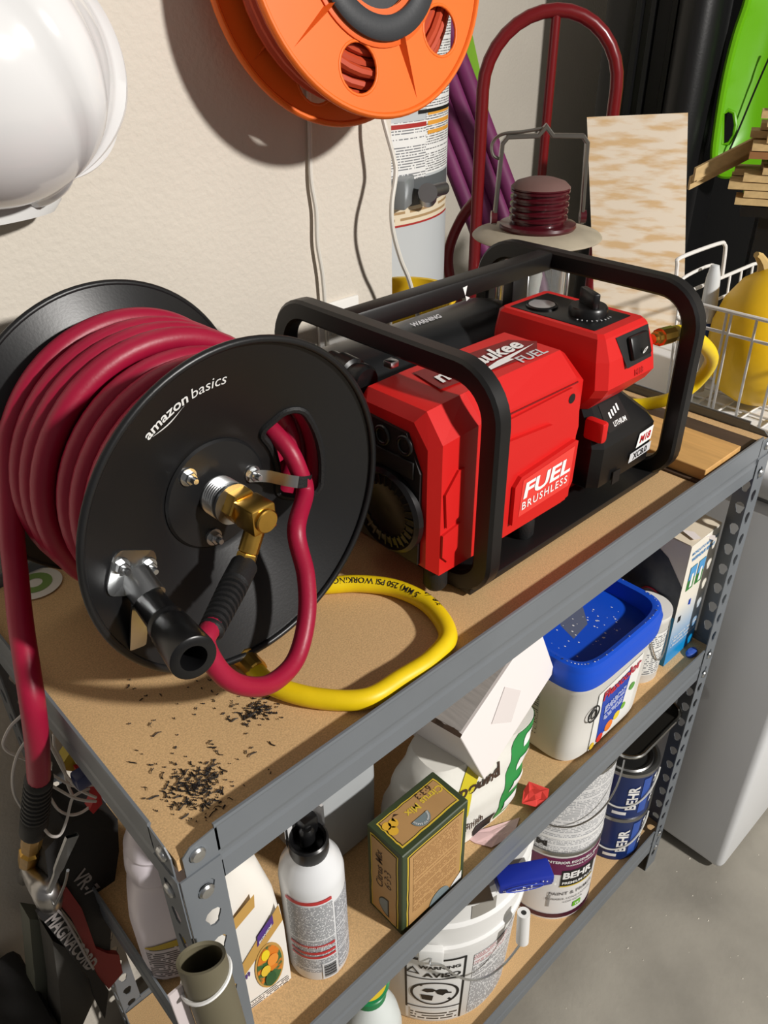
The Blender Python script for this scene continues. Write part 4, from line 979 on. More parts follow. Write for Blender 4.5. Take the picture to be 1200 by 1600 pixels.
# ================================================================== TOP SHELF ODDMENTS
ob = thing('oak_board', 'short oak veneered board lying across the right end of the top shelf', 'board', (.81, .1, ZB))
m_oak = pm('oak_veneer', (206, 160, 98), .5, var=.16, vscale=9, stretch=(10, 1.2, 4))
part(ob, 'plank', box2((.764, .006, ZB + .003), (.857, .192, ZB + .019), .0008, 1), m_oak)
part(ob, 'edge_strip', box2((.857, .008, ZB + .0), (.912, .186, ZB + .0075), .001, 1), pm('dark_walnut', (74, 58, 46), .6, var=.2, vscale=12, stretch=(6, 1, 4)))
part(ob, 'under_strip', box2((.757, .010, ZB), (.860, .190, ZB + .003)), MATS['dark_walnut'])
pc = bp(70, 925, 'z', ZB + .0006)
cd_ = thing('paper_dish', 'white paper disc with a green centre lying behind the black reel', 'paper disc', pc)
part(cd_, 'disc', lathe([(0, 0), (.026, 0), (.028, .002), (.026, .0025), (0, .0025)], 36, Matrix.Translation((pc.x - .002, pc.y + .020, ZB))), pm('paper_white', (226, 222, 212), .7))
part(cd_, 'green_print', lathe([(.008, .0029), (.018, .0029)], 30, Matrix.Translation((pc.x - .002, pc.y + .020, ZB))), pm('print_green', (120, 150, 80), .6))
# rubber shavings
rng = random.Random(5); shv = MB()
for k in range(430):
    r = rng.random()
    if r < .55: c = bp(305 + rng.gauss(0, 24), 1232 + rng.gauss(0, 20), 'z', ZB)
    elif r < .82: c = bp(398 + rng.gauss(0, 17), 1112 + rng.gauss(0, 11), 'z', ZB)
    else: c = bp(rng.uniform(200, 430), rng.uniform(1060, 1290), 'z', ZB)
    if not (.012 < c.x < .9 and .012 < c.y < .4): continue
    L_ = rng.choice((.0012, .002, .0035, .006)) * rng.uniform(.7, 1.4); a = rng.uniform(0, 2 * PI); cv = rng.uniform(-1.2, 1.2); w_ = rng.uniform(.0004, .0008); pts = []
    for i in range(4):
        pts.append(Vector((c.x + cos(a) * L_ * (i - 1.5) / 3, c.y + sin(a) * L_ * (i - 1.5) / 3, ZB + .0007 + .0004 * (i % 2)))); a += cv / 3
    vs = []
    for p in pts:
        nn = Vector((-sin(a), cos(a), 0)) * w_; vs += [p - nn, p + nn, p + Vector((0, 0, .0008))]
    shv.add(vs, [[3 * i + a_, 3 * i + b_, 3 * i + 3 + b_, 3 * i + 3 + a_] for i in range(3) for a_, b_ in ((0, 1), (1, 2), (2, 0))])
single('rubber_shavings', shv, pm('shaving_black', (26, 20, 18), .7), 'scattered black rubber shavings on the front corner of the top shelf', 'shavings', kind='stuff')

# ================================================================== MIDDLE SHELF
def az(cx, cy): return math.atan2(CAM.y - cy, CAM.x - cx)
# white jug with fruit and vegetable label
m_jug = pm('white_jug_plastic', (234, 230, 222), .35)
jc = Vector((.0745, .092)); jy = -.10
jg = thing('spray_jug', 'white concentrate jug with vegetable picture label and purple logo', 'jug', (jc.x, jc.y, ZMB))
part(jg, 'jug_body', loft([ring(jc.x, jc.y, ZMB + z, rx, ry, e, 48, jy) for z, rx, ry, e in ((0, .040, .030, 5), (.004, .043, .033, 5), (.05, .043, .033, 5), (.125, .043, .033, 5), (.160, .041, .032, 4), (.185, .036, .028, 3), (.205, .032, .023, 2.4), (.222, .018, .018, 2), (.236, .0165, .0165, 2))]), m_jug)
part(jg, 'cap', lathe([(0, 0), (.019, 0), (.0195, .002), (.0195, .024), (.017, .027), (0, .027)], 28, Matrix.Translation((jc.x, jc.y, ZMB + .236))), pm('cap_purple', (86, 58, 130), .4))
ju = Vector((cos(jy), sin(jy), 0)); jn = Vector((ju.y, -ju.x, 0))
def jf(x, z, e=.0006): return Vector((jc.x, jc.y, ZMB)) + ju * x * .80 + jn * (.033 + e) + Vector((0, 0, z))
def poly(P, f): return MB().add([f(*p) for p in P], [list(range(len(P)))])
jl = part(jg, 'label', poly([(-.050, .008), (.050, .008), (.050, .110), (.047, .152), (-.050, .060)], lambda a, b: jf(a, b)), pm('label_cream', (240, 236, 228), .45))
part(jl, 'tan_band', poly([(-.050, .044), (.049, .122), (.046, .151), (-.050, .060)], lambda a, b: jf(a, b, .0012)), pm('label_tan', (196, 154, 82), .5))
part(jl, 'logo_patch', poly([(.010, .107), (.036, .128), (.036, .143), (.012, .124)], lambda a, b: jf(a, b, .0018)), pm('logo_purple', (82, 52, 132), .5))
part(jl, 'logo_lettering', txt('BONIDE', lambda x, y: jf(.013 + x, .111 + y + x * .80, .0024), width=.020, bold=.02), m_white)
el = [(.022 + .021 * cos(t), .062 + .040 * sin(t)) for t in [2 * PI * k / 28 for k in range(28)]]
part(jl, 'picture_frame', poly(el, lambda a, b: jf(a, b, .0018)), MATS['label_tan'])
part(jl, 'picture', poly([(.022 + (a - .022) * .86, .062 + (b - .062) * .9) for a, b in el], lambda a, b: jf(a, b, .0024)), pm('veg_picture', (222, 128, 40), .5, col2=(60, 104, 60), vscale=60, thr=(.46, .52)))
for k, (a, b, rx, ry, c) in enumerate(((.018, .086, .006, .009, (240, 214, 40)), (.027, .071, .008, .010, (236, 150, 60)), (.015, .060, .007, .009, (232, 196, 60)), (.020, .041, .008, .013, (38, 88, 52)))):
    part(jl, 'vegetable', poly([(a + rx * cos(t), b + ry * sin(t)) for t in [2 * PI * q / 16 for q in range(16)]], lambda x, y: jf(x, y, .003 + .0003 * k)), pm('veg%d' % k, c, .5))
part(jl, 'brand_lettering', txt('Neem', lambda x, y: jf(-.040 + x, .052 + y + x * .5, .0018), width=.034, bold=.03, shear=.2), MATS['logo_purple'])
part(jl, 'flower', poly([(-.030 + (.009 if q % 2 else .015) * cos(2 * PI * q / 14), .034 + (.009 if q % 2 else .015) * sin(2 * PI * q / 14)) for q in range(14)], lambda a, b: jf(a, b, .0018)), pm('flower_orange', (236, 150, 70), .5))
part(jl, 'side_print', MB().add([jf(-.046, .009, .0018), jf(.046, .009, .0018), jf(.046, .020, .0018), jf(-.046, .020, .0018)], [[0, 1, 2, 3]], uv=[(0, 0), (.092, 0), (.092, .011), (0, .011)]), greek('jug_print', (240, 236, 228), (60, 60, 70), .0035, .002))
part(jg, 'neck_label', poly([(-.030, .164), (.018, .190), (.016, .170), (-.022, .150)], lambda a, b: jf(a, b, .0)), MATS['label_tan'])
# aerosol
ax_, ay_, ar = .1545, .060, .0340
aa = az(ax_, ay_)
ae = thing('aerosol_can', 'white aerosol can with grey small print and red warning lines', 'aerosol can', (ax_, ay_, ZMB))
part(ae, 'can', lathe([(0, .002), (ar - .004, 0), (ar - .001, .002), (ar, .006), (ar, .158), (ar - .002, .168), (ar - .010, .182), (ar - .0145, .188), (ar - .0145, .1885)], 48, Matrix.Translation((ax_, ay_, ZMB))), pm('can_white', (226, 228, 230), .22, coat=.3))
pnt = part(ae, 'small_print', cylpatch(ax_, ay_, ar, aa - .95, aa + .55, ZMB + .020, ZMB + .142, 20), greek('aero_print', (216, 218, 220), (96, 100, 108), .0021, .0009, .82, .55, .06), 'grey block of small print')
part(ae, 'side_print', cylpatch(ax_, ay_, ar, aa + .62, aa + 1.5, ZMB + .012, ZMB + .136, 14), greek('aero_print2', (206, 208, 212), (84, 88, 98), .0021, .0009, .82, .55, .1))
for z0, h in ((.146, .0055), (.068, .0045), (.056, .0045), (.048, .004)): part(pnt, 'red_line', cylpatch(ax_, ay_, ar, aa - .95, aa + .52, ZMB + z0, ZMB + z0 + h, 16, .001), pm('red_ink', (196, 56, 58), .4))
part(pnt, 'red_lettering', txt('STORAGE AND DISPOSAL', oncyl(ax_, ay_, ar, aa - .20, ZMB + .0690, .0016), width=.040, bold=.02, align=.5), m_white)
bar = MB()
for k in range(14): bar.join(cylpatch(ax_, ay_, ar, aa + .10, aa + .50, ZMB + .010 + k * .0017, ZMB + .0106 + k * .0017 + .0004 * (k % 3), 4, .0014))
part(pnt, 'barcode', bar, pm('black_ink2', (40, 40, 44), .5))
part(pnt, 'barcode_panel', cylpatch(ax_, ay_, ar, aa + .04, aa + .55, ZMB + .006, ZMB + .0365, 8, .001), MATS['can_white'])
part(ae, 'valve_cup', lathe([(.0195, .188), (.0205, .192), (.0205, .206), (.0185, .208), (.0160, .206), (.0150, .194), (.006, .192), (0, .192)], 32, Matrix.Translation((ax_, ay_, ZMB))), m_plast)
part(ae, 'actuator', lathe([(.0, .192), (.008, .192), (.008, .212), (.005, .216), (0, .216)], 18, Matrix.Translation((ax_ + .002, ay_ + .004, ZMB))).join(box((ax_ + .008, ay_ + .014, ZMB + .208), (.018, .022, .032), .003)), m_plast)
part(ae, 'handle_guard', lathe([(.0205, .190), (.0225, .198), (.0225, .236), (.0195, .236), (.0195, .198)], 20, Matrix.Translation((ax_, ay_, ZMB)), True, aa + 2.2, aa + 4.6), pm('guard_white', (222, 222, 222), .35))
# citrus feed box
cbx = thing('fertilizer_box', 'green and kraft fertilizer carton printed Citrus Mix', 'box', (.286, .036, ZMB))
X0, X1, Y0, Y1, Z0, Z1 = .2345, .339, .008, .064, ZMB, ZMB + .148
m_gcard = pm('dark_green_card', (56, 68, 44), .5, var=.06, vscale=14)
m_kraft = pm('kraft_card', (182, 142, 92), .55, var=.06, vscale=30)
m_gold = pm('gold_ink', (222, 192, 66), .45)
m_dk = pm('brown_ink', (66, 46, 34), .5)
part(cbx, 'carton', box2((X0, Y0, Z0), (X1, Y1, Z1), .0012, 1), m_gcard)
faces = {'front': (Vector((X0, Y0, Z0)), Vector((1, 0, 0)), Vector((0, 0, 1)), X1 - X0, Z1 - Z0), 'side': (Vector((X0, Y1, Z0)), Vector((0, -1, 0)), Vector((0, 0, 1)), Y1 - Y0, Z1 - Z0), 'top': (Vector((X0, Y1, Z1)), Vector((0, -1, 0)), Vector((1, 0, 0)), Y1 - Y0, X1 - X0)}
def fpt(fc, eps):
    o, U, V, a, b = faces[fc]; n_ = U.cross(V) * eps
    return lambda x, y: o + U * x + V * y + n_
for fc in faces:
    o, U, V, a, b = faces[fc]
    def wav(m, seed):
        P = []; r_ = random.Random(seed)
        for (x0, y0, x1, y1) in ((m, m, a - m, m), (a - m, m, a - m, b - m), (a - m, b - m, m, b - m), (m, b - m, m, m)):
            for k in range(9): P.append((x0 + (x1 - x0) * k / 9 + r_.uniform(-.0006, .0006), y0 + (y1 - y0) * k / 9 + r_.uniform(-.0006, .0006)))
        return P
    m = .0075 if fc != 'side' else .006
    for mm, e, mt, nm in ((m, .0004, m_gold, 'gold_border'), (m + .0018, .0008, m_dk, 'dark_border'), (m + .0026, .0012, m_kraft, 'kraft_panel')):
        P = wav(mm, 3); pl_ = plate(P, [], .0001, lambda u, v, t: fpt(fc, e - t)(u, v))
        part(cbx, nm, pl_, mt)
def ff(fc, e): return fpt(fc, e)
# top: long axis runs along x; text reads from the left end
tf = fpt('top', .0016); o_, U_, V_, ta, tb_ = faces['top']
def tmap(x, y): return tf(.018 + y * -1 + 0.0, .094 - x)       # rotated
part(cbx, 'top_lettering', txt('Citrus Mix', lambda x, y: tf(.0185 + y, .095 - x), width=.056, bold=.02), m_gold)
part(cbx, 'top_numbers', txt('6·3·3', lambda x, y: tf(.0105 + y, .085 - x), width=.022), m_dk)
for dx, dy, r in ((.0200, .0215, .0058), (.0270, .0150, .0058), (.0180, .0135, .0052)):
    part(cbx, 'lemon', lathe([(0, 0), (r, 0)], 18, Matrix.Translation(tf(dx, dy)) ), pm('lemon_ink', (226, 178, 58), .5))
part(cbx, 'leaf', poly([(.012, .030), (.016, .034), (.014, .026), (.021, .025), (.016, .022)], lambda a, b: tf(a, b)), m_dk)
hl_ = [(.034 + .0125 * cos(t), .048 + .0125 * sin(t)) for t in [-PI / 2 + PI * k / 14 for k in range(15)]]
part(cbx, 'emblem', poly(hl_, lambda a, b: fpt('top', .002)(a, b)), pm('emblem_grey', (120, 134, 138), .5))
part(cbx, 'emblem_letters', txt('DOWN TO EARTH', lambda x, y: fpt('top', .0026)(.034 + (.0088 + y) * cos(PI / 2 - x / .0088 - .05), .048 + (.0088 + y) * sin(PI / 2 - x / .0088 - .05)), width=.0265, bold=.02), m_white)
sf = fpt('side', .0016)
part(cbx, 'side_lettering', txt('Citrus Mix', lambda x, y: sf(.0260 - y, .060 + x), width=.066, bold=.01), m_dk)
part(cbx, 'side_lettering', txt('6·3·3', lambda x, y: sf(.0400 - y, .070 + x), width=.030), m_dk)
part(cbx, 'side_emblem', poly([(.034 + .014 * cos(t), .030 + .014 * sin(t)) for t in [PI / 2 + PI * k / 14 for k in range(15)]], lambda a, b: sf(a, b)), MATS['emblem_grey'])
part(cbx, 'side_emblem_ring', plate([(.036 + .017 * cos(t), .030 + .017 * sin(t)) for t in [PI / 2 + PI * k / 14 for k in range(15)]] , [], .0001, lambda a, b, t: fpt('side', .0014 - t)(a, b)), pm('emblem_black', (36, 38, 36), .5))
fp = fpt('front', .0016)
part(cbx, 'front_print', MB().add([fp(.016, .030), fp(.088, .030), fp(.088, .132), fp(.016, .132)], [[0, 1, 2, 3]], uv=[(0, 0), (.072, 0), (.072, .102), (0, .102)]), greek('kraft_print', (190, 148, 96), (140, 98, 52), .0030, .0012, .8, .5, .12))
part(cbx, 'front_emblem', poly([(.060 + .017 * cos(t), .008 + .020 * sin(t)) for t in [PI * k / 14 for k in range(15)]], lambda a, b: fpt('front', .002)(a, b)), MATS['emblem_grey'])
part(cbx, 'white_flash', poly([(.076, .009), (.098, .009), (.098, .026), (.086, .018)], lambda a, b: fpt('front', .002)(a, b)), m_white)
# translucent grey jug behind
gj = thing('grey_jug', 'tall cloudy grey plastic jug behind the citrus carton', 'jug', (.262, .185, ZMB))
part(gj, 'jug_body', loft([ring(.262, .185, ZMB + z, rx, ry, e, 48) for z, rx, ry, e in ((0, .050, .048, 5), (.005, .055, .055, 5), (.10, .056, .056, 5), (.20, .056, .056, 4.5), (.235, .050, .050, 4), (.262, .034, .034, 2.6), (.280, .019, .019, 2))]), pm('cloudy_plastic', (176, 180, 182), .45, var=.05, vscale=8))
part(gj, 'cap', lathe([(0, 0), (.021, 0), (.021, .018), (0, .02)], 24, Matrix.Translation((.262, .185, ZMB + .280))), m_white)
# joint compound bag
bag = thing('plaster_bag', 'slumped white plaster bag with a green printed side and yellow tape', 'bag', (.39, .085, ZMB))
m_bag = pm('bag_white', (226, 224, 216), .5, bump=.5, bscale=25)
def bagp(a, t):
    z = t * .120; cx = .388 + .055 * t ** 1.5; cy = .082 + .008 * t; rx = .098 * (1 - .10 * t) * (1 + .05 * sin(PI * t)); ry = .044 * (1 - .10 * t) * (1 + .12 * sin(PI * t)); e = 3.4
    ca, sa = cos(a), sin(a); x = rx * math.copysign(abs(ca) ** (2 / e), ca); y = ry * math.copysign(abs(sa) ** (2 / e), sa)
    n_ = .0035 * mnoise.noise(Vector((cx + x, cy + y, z)) * 32) + .0015 * sin(z * 190 + a * 2)
    rot = -.12; k = 1 + n_ / max(.02, math.hypot(x, y))
    return Vector((cx + (x * cos(rot) - y * sin(rot)) * k, cy + (x * sin(rot) + y * cos(rot)) * k, ZMB + .001 + z))
bagm = loft([[bagp(2 * PI * k / 72, t) for k in range(72)] for t in [0, .03] + [i / 14 for i in range(1, 15)]]); part(bag, 'sack', bagm, m_bag)
def bagpatch(a0, a1, t0, t1, n=16, m=10, e=.0012):
    vs = []; fs = []
    for j in range(m + 1):
        for i in range(n + 1):
            a = a0 + (a1 - a0) * i / n; t = t0 + (t1 - t0) * j / m; p = bagp(a, t); c = Vector((.388 + .055 * t ** 1.5, .082 + .008 * t, p.z)); vs.append(p + (p - c).normalized() * e)
    for j in range(m):
        for i in range(n): fs.append([j * (n + 1) + i, j * (n + 1) + i + 1, (j + 1) * (n + 1) + i + 1, (j + 1) * (n + 1) + i])
    return MB().add(vs, fs, True)
part(bag, 'green_side', bagpatch(-1.32, .45, .04, .99, 24, 12), pm('bag_green', (46, 142, 70), .45))
def bagtext(a0, t0, e=.0022):
    """front face text: arc length along the ring approximated by x"""
    def f(x, y):
        t = t0 + y / .120; fx = a0 + x
        # find ring angle whose x offset equals fx on the front half
        lo_, hi_ = PI + .02, 2 * PI - .02
        for _k in range(24):
            md = (lo_ + hi_) / 2
            if bagp(md, t).x < fx: lo_ = md
            else: hi_ = md
        best = (lo_ + hi_) / 2
        p = bagp(best, t); return p + Vector((0, -1, .1)) * e
    return f
part(bag, 'bag_lettering', txt('Compound', bagtext(.318, .66), width=.120, bold=.03, shear=.15), m_dk)
part(bag, 'bag_lettering', txt('Finish', bagtext(.372, .235), width=.030, bold=.02, shear=.2), m_dk)
part(bag, 'bag_lettering', txt('minutos', bagtext(.314, .48), width=.030), m_dk)
part(bag, 'black_panel', bagpatch(PI + 1.58, PI + 1.78, .02, .18, 6, 6), MATS['black_ink'])
part(bag, 'yellow_tape', bagpatch(PI + 1.28, PI + 1.50, .30, 1.0, 5, 8, .002), pm('yellow_tape', (206, 190, 40), .35))
for k, (aa0, tt) in enumerate(((-1.22, .10), (-1.16, .32), (-1.10, .55), (-1.05, .78))):
    part(bag, 'white_letter', bagpatch(aa0, aa0 + .42, tt, tt + .13, 6, 5, .0026), m_white)
# white carton wedged on the bag
V0 = Vector((.357, .04, .79)); bR = Euler((-.084, -.395, .121)).to_matrix(); e1, e2, e3 = bR.col[0], bR.col[1], -bR.col[2]
wb = thing('white_carton', 'plain white carton tipped over on the plaster bag', 'box', V0 + e3 * .115)
bcn = V0 + e1 * .085 + e2 * .055 + e3 * .0575
part(wb, 'carton', box(bcn, (.170, .110, .115), .0008, 1, bR), pm('white_card', (236, 230, 228), .6))
def wtop(a, b): return V0 + e1 * a + e2 * b - e3 * .0006
part(wb, 'open_top', MB().add([wtop(.006, .004), wtop(.166, .004), wtop(.166, .104), wtop(.006, .104)], [[0, 1, 2, 3]]), pm('grey_board', (172, 168, 164), .7, var=.12, vscale=24, stretch=(14, 1, 1)))
part(wb, 'torn_flap', MB().add([V0 + e2 * (.100 * k / 8) + e1 * (.004 + .002 * (k % 2)) - e3 * (.0012 + .0012 * (k % 3)) for k in range(9)] + [V0 + e2 * (.100 * k / 8) - e3 * .0003 - e1 * .0004 for k in range(9)], [[k, k + 1, k + 10, k + 9] for k in range(8)]), MATS['dark_walnut'])
tp_ = lambda a, b: V0 + e1 * a + e3 * b - e2 * .0007
part(wb, 'clear_tape', MB().add([tp_(.045, .045), tp_(.085, .020), tp_(.105, .062), tp_(.072, .088)], [[0, 1, 2, 3]]), pm('clear_tape', (228, 220, 218), .15))
# tub with blue lid
tb2 = thing('grout_tub', 'rectangular white tub with a paint speckled blue lid and grout label', 'tub', (.655, .085, ZMB))
tcx, tcy = .660, .086
part(tb2, 'tub_body', loft([ring(tcx, tcy, ZMB + z, rx, ry, 5, 64) for z, rx, ry in ((0, .092, .066), (.004, .096, .070), (.03, .097, .071), (.135, .100, .074), (.138, .102, .076), (.160, .103, .077))]), pm('tub_white', (232, 230, 224), .4))
m_blue = pm('blue_lid', (20, 78, 200), .35, spec=.4)
lidr = [ring(tcx, tcy, ZMB + z, rx, ry, 5, 64) for z, rx, ry in ((.150, .104, .078), (.152, .107, .081), (.176, .108, .082), (.180, .106, .080), (.183, .106, .080), (.190, .104, .078), (.192, .100, .074), (.190, .094, .068), (.166, .090, .064), (.165, .050, .03), (.165, .001, .001))]
part(tb2, 'lid', loft(lidr, False), m_blue, 'bright blue lid with a sunken panel')
spk = MB()
for k in range(90):
    x, y = rng.uniform(-.085, .085), rng.uniform(-.058, .058); r = rng.uniform(.0004, .0014)
    spk.add([Vector((tcx + x + r * cos(t), tcy + y + r * 1.4 * sin(t), ZMB + .1654)) for t in [2 * PI * q / 6 for q in range(6)]], [list(range(6))])
for k in range(60):
    t = rng.uniform(0, 2 * PI); q = ring(tcx, tcy, ZMB + .1925, .100, .074, 5, 64)[int(t / 2 / PI * 64)]; r = rng.uniform(.0004, .0012)
    spk.add([q + Vector((r * cos(a), r * sin(a), 0)) for a in [2 * PI * j / 6 for j in range(6)]], [list(range(6))])
part(tb2, 'paint_specks', spk, m_white, stuff=True)
part(tb2, 'lid_film', MB().add([Vector((tcx + a, tcy + b, ZMB + .1651)) for a, b in ((-.02, .02), (.03, .045), (.045, .03), (.01, -.005), (-.03, -.01))], [[0, 1, 2, 3, 4]]), pm('dust_film', (92, 100, 122), .7))
fy = tcy - .0725
def tf_(x, z, e=0): return Vector((tcx + x, fy - e - (z - .07) * .03, ZMB + z))
tl2 = part(tb2, 'front_label', poly([(-.050, .005), (.050, .014), (.054, .130), (-.052, .120)], lambda a, b: tf_(a, b, .0004)), pm('tub_label', (236, 236, 232), .45))
part(tl2, 'blue_panel', poly([(-.033, .010), (.022, .040), (.028, .118), (-.040, .108)], lambda a, b: tf_(a, b, .001)), pm('label_blue', (34, 70, 176), .45))
part(tl2, 'blue_panel_print', MB().add([tf_(-.026, .050, .0016), tf_(.018, .058, .0016), tf_(.022, .090, .0016), tf_(-.030, .082, .0016)], [[0, 1, 2, 3]], uv=[(0, 0), (.05, 0), (.05, .034), (0, .034)]), greek('blue_print', (34, 70, 176), (220, 226, 240), .0036, .0022))
part(tl2, 'label_lettering', txt('Flexcolor', lambda x, y: tf_(-.040 + x, .100 + y + x * .10, .0018), width=.090, bold=.03), pm('label_red_ink', (188, 40, 60), .45))
part(tl2, 'logo_ring', lathe(torus2(.013, .0010), 24, Matrix.Translation(tf_(-.058, .088, .001)) @ frame((0, -1, 0)).to_4x4()).join(lathe(torus2(.007, .0009), 20, Matrix.Translation(tf_(-.058, .088, .001)) @ frame((0, -1, 0)).to_4x4())), MATS['black_ink'])
for k, (a, b, r, c) in enumerate(((-.044, .012, .006, (236, 200, 60)), (-.026, .016, .008, (220, 60, 50)), (-.006, .026, .010, (240, 130, 50)), (.012, .034, .008, (238, 210, 60)), (.026, .044, .006, (120, 180, 60)), (.040, .074, .007, (96, 160, 70)))):
    part(tl2, 'colour_dot', lathe([(0, 0), (r, 0)], 14, Matrix.Translation(tf_(a, b, .0015)) @ frame((0, -1, 0)).to_4x4()), pm('dot%d' % k, c, .45))
part(tb2, 'side_label', MB().add([Vector((tcx - .0985 - .0 - (z - .07) * .03, tcy + y, ZMB + z)) for y, z in ((.048, .030), (-.012, .030), (-.012, .125), (.048, .125))], [[0, 1, 2, 3]], uv=[(0, 0), (.06, 0), (.06, .095), (0, .095)]), greek('tub_print', (226, 226, 222), (90, 92, 96), .0042, .0022, .7, .45, .15))
# round tub behind it
rtx, rty = .8065, .062
rt = thing('round_tub', 'slim round white tub with a printed label beside the blue lidded tub', 'tub', (rtx, rty, ZMB))
part(rt, 'tub_body', lathe([(0, 0), (.031, 0), (.0335, .004), (.0350, .120), (.0365, .122), (.0365, .132), (0, .132)], 40, Matrix.Translation((rtx, rty, ZMB))), MATS['tub_white'])
ra = az(rtx, rty)
part(rt, 'label', cylpatch(rtx, rty, lambda z: .0335 + (z - ZMB) * .0126, ra - .2, ra + 1.4, ZMB + .02, ZMB + .105, 14, .0006), greek('rt_print', (230, 230, 226), (120, 122, 126), .0044, .0022))
part(rt, 'bail_wire', tube([Vector((rtx + .0375 * cos(ra + .2 + 1.8 * k / 12), rty + .0375 * sin(ra + .2 + 1.8 * k / 12), ZMB + .118 - .07 * sin(PI * k / 12))) for k in range(13)], .0012, 6), m_zinc)
# mosquito repellent box
mo = thing('repellent_box', 'blue and white mosquito repellent carton at the end of the middle shelf', 'box', (.885, .095, ZMB))
MX0, MX1, MY0, MY1, MZ1 = .846, .936, .034, .165, ZMB + .236
part(mo, 'carton', box2((MX0, MY0, ZMB), (MX1, MY1, MZ1), .001, 1), pm('carton_cream', (236, 228, 212), .5))
def grad(name, c0, c1, z0, z1):
    m = bpy.data.materials.new(name); m.use_nodes = True; N = m.node_tree.nodes; L = m.node_tree.links
    uv = N.new('ShaderNodeUVMap'); sp2 = N.new('ShaderNodeSeparateXYZ'); rp = N.new('ShaderNodeValToRGB'); L.new(uv.outputs[0], sp2.inputs[0]); L.new(sp2.outputs[1], rp.inputs[0])
    rp.color_ramp.elements[0].position = z0; rp.color_ramp.elements[0].color = lin(c0); rp.color_ramp.elements[1].position = z1; rp.color_ramp.elements[1].color = lin(c1)
    L.new(rp.outputs[0], N['Principled BSDF'].inputs['Base Color']); N['Principled BSDF'].inputs['Roughness'].default_value = .4; MATS[name] = m; return m
g_ = grad('printed_fade', (0, 140, 206), (238, 232, 218), .08, .52)
mfq = [Vector((MX0, MY0 - .0004, ZMB)), Vector((MX1, MY0 - .0004, ZMB)), Vector((MX1, MY0 - .0004, MZ1)), Vector((MX0, MY0 - .0004, MZ1))]
mfp = part(mo, 'front_print', MB().add(mfq, [[0, 1, 2, 3]], uv=[(0, 0), (1, 0), (1, 1), (0, 1)]), g_)
msq = [Vector((MX0 - .0004, MY1, ZMB)), Vector((MX0 - .0004, MY0, ZMB)), Vector((MX0 - .0004, MY0, ZMB + .215)), Vector((MX0 - .0004, MY1, ZMB + .215))]
msp = part(mo, 'side_print', MB().add([Vector((MX0 - .0004, y, ZMB + z)) for y, z in ((MY1, 0), (MY0, 0), (MY0, .10), (MY1, .10))], [[0, 1, 2, 3]]), pm('carton_teal', (0, 116, 160), .4))
part(mo, 'side_photo', MB().add([Vector((MX0 - .0004, y, ZMB + z)) for y, z in ((MY1, .10), (MY0, .10), (MY0, .16), (MY0 + .03, .20), (MY0 + .055, .215), (MY1, .215))], [[0, 1, 2, 3, 4, 5]]), pm('photo_dusk', (36, 44, 58), .4, col2=(70, 74, 80), vscale=18))
def mf(x, z, e=.001): return Vector((MX0 + x, MY0 - e, ZMB + z))
part(mfp, 'lettering', txt('MOSQUITO REPELLENT', lambda x, y: mf(.008 + x, .2150 + y), width=.078, bold=.02).join(txt('WITHOUT SPRAY', lambda x, y: mf(.010 + x, .2030 + y), width=.070, bold=.04)), pm('sky_ink', (70, 140, 200), .45))
part(mfp, 'lettering', txt('• No scents. No mess.\n• Portable, lasting\n• Protection outdoors', lambda x, y: mf(.008 + x, .050 + y), width=.076, bold=.01), m_white)
for x in (.014, .040):
    ic = part(mfp, 'picture', poly([(x, .145), (x + .020, .145), (x + .020, .190), (x, .190)], lambda a, b: mf(a, b)), pm('photo_green', (60, 130, 60), .4))
    part(ic, 'picture_sky', poly([(x, .165), (x + .020, .168), (x + .020, .190), (x, .190)], lambda a, b: mf(a, b, .0014)), pm('photo_sky', (90, 160, 214), .4))
    part(ic, 'picture_device', poly([(x + .006, .150), (x + .014, .150), (x + .013, .176), (x + .007, .176)], lambda a, b: mf(a, b, .0018)), m_white)
part(mfp, 'icon', poly([(.012, .085), (.020, .085), (.020, .096), (.012, .096)], lambda a, b: mf(a, b)), MATS['black_ink'])
part(mfp, 'icon', poly([(.036, .108), (.043, .105), (.042, .118), (.036, .118)], lambda a, b: mf(a, b)), MATS['label_blue'])
nr = Matrix.Translation((MX0 - .0012, .080, ZMB + .118)) @ frame((-1, 0, 0)).to_4x4()
part(msp, 'no_insect_sign', lathe([(0, 0), (.0165, 0)], 24, nr), pm('sign_cream', (180, 160, 150), .5))
part(msp, 'sign_ring', lathe(torus2(.0165, .0014), 28, nr), MATS['label_red_ink'])
part(msp, 'sign_bar', box((0, 0, .0008), (.032, .0026, .0008), R=Matrix.Rotation(.8, 3, 'Z')).xf(nr), MATS['black_ink'])
part(msp, 'side_lettering', txt('KIT?', lambda x, y: Vector((MX0 - .0012, MY0 + .045 - x, ZMB + .088 + y)), width=.020, bold=.02), m_white)
part(mo, 'top_flap', MB().add([Vector((MX0, MY0, MZ1 + .0006)), Vector((MX1, MY0, MZ1 + .0006)), Vector((MX1, MY0 + .050, MZ1 + .003)), Vector((MX0, MY0 + .046, MZ1 + .002))], [[0, 1, 2, 3]]), pm('flap_cream', (226, 214, 192), .6))
part(mo, 'torn_tape', MB().add([Vector((MX0 + .012, MY0 + .004, MZ1 + .004)), Vector((MX0 + .060, MY0 - .006, MZ1 - .006)), Vector((MX0 + .062, MY0 - .008, MZ1 - .016)), Vector((MX0 + .020, MY0 + .030, MZ1 + .006))], [[0, 1, 2, 3]]), MATS['clear_tape'])
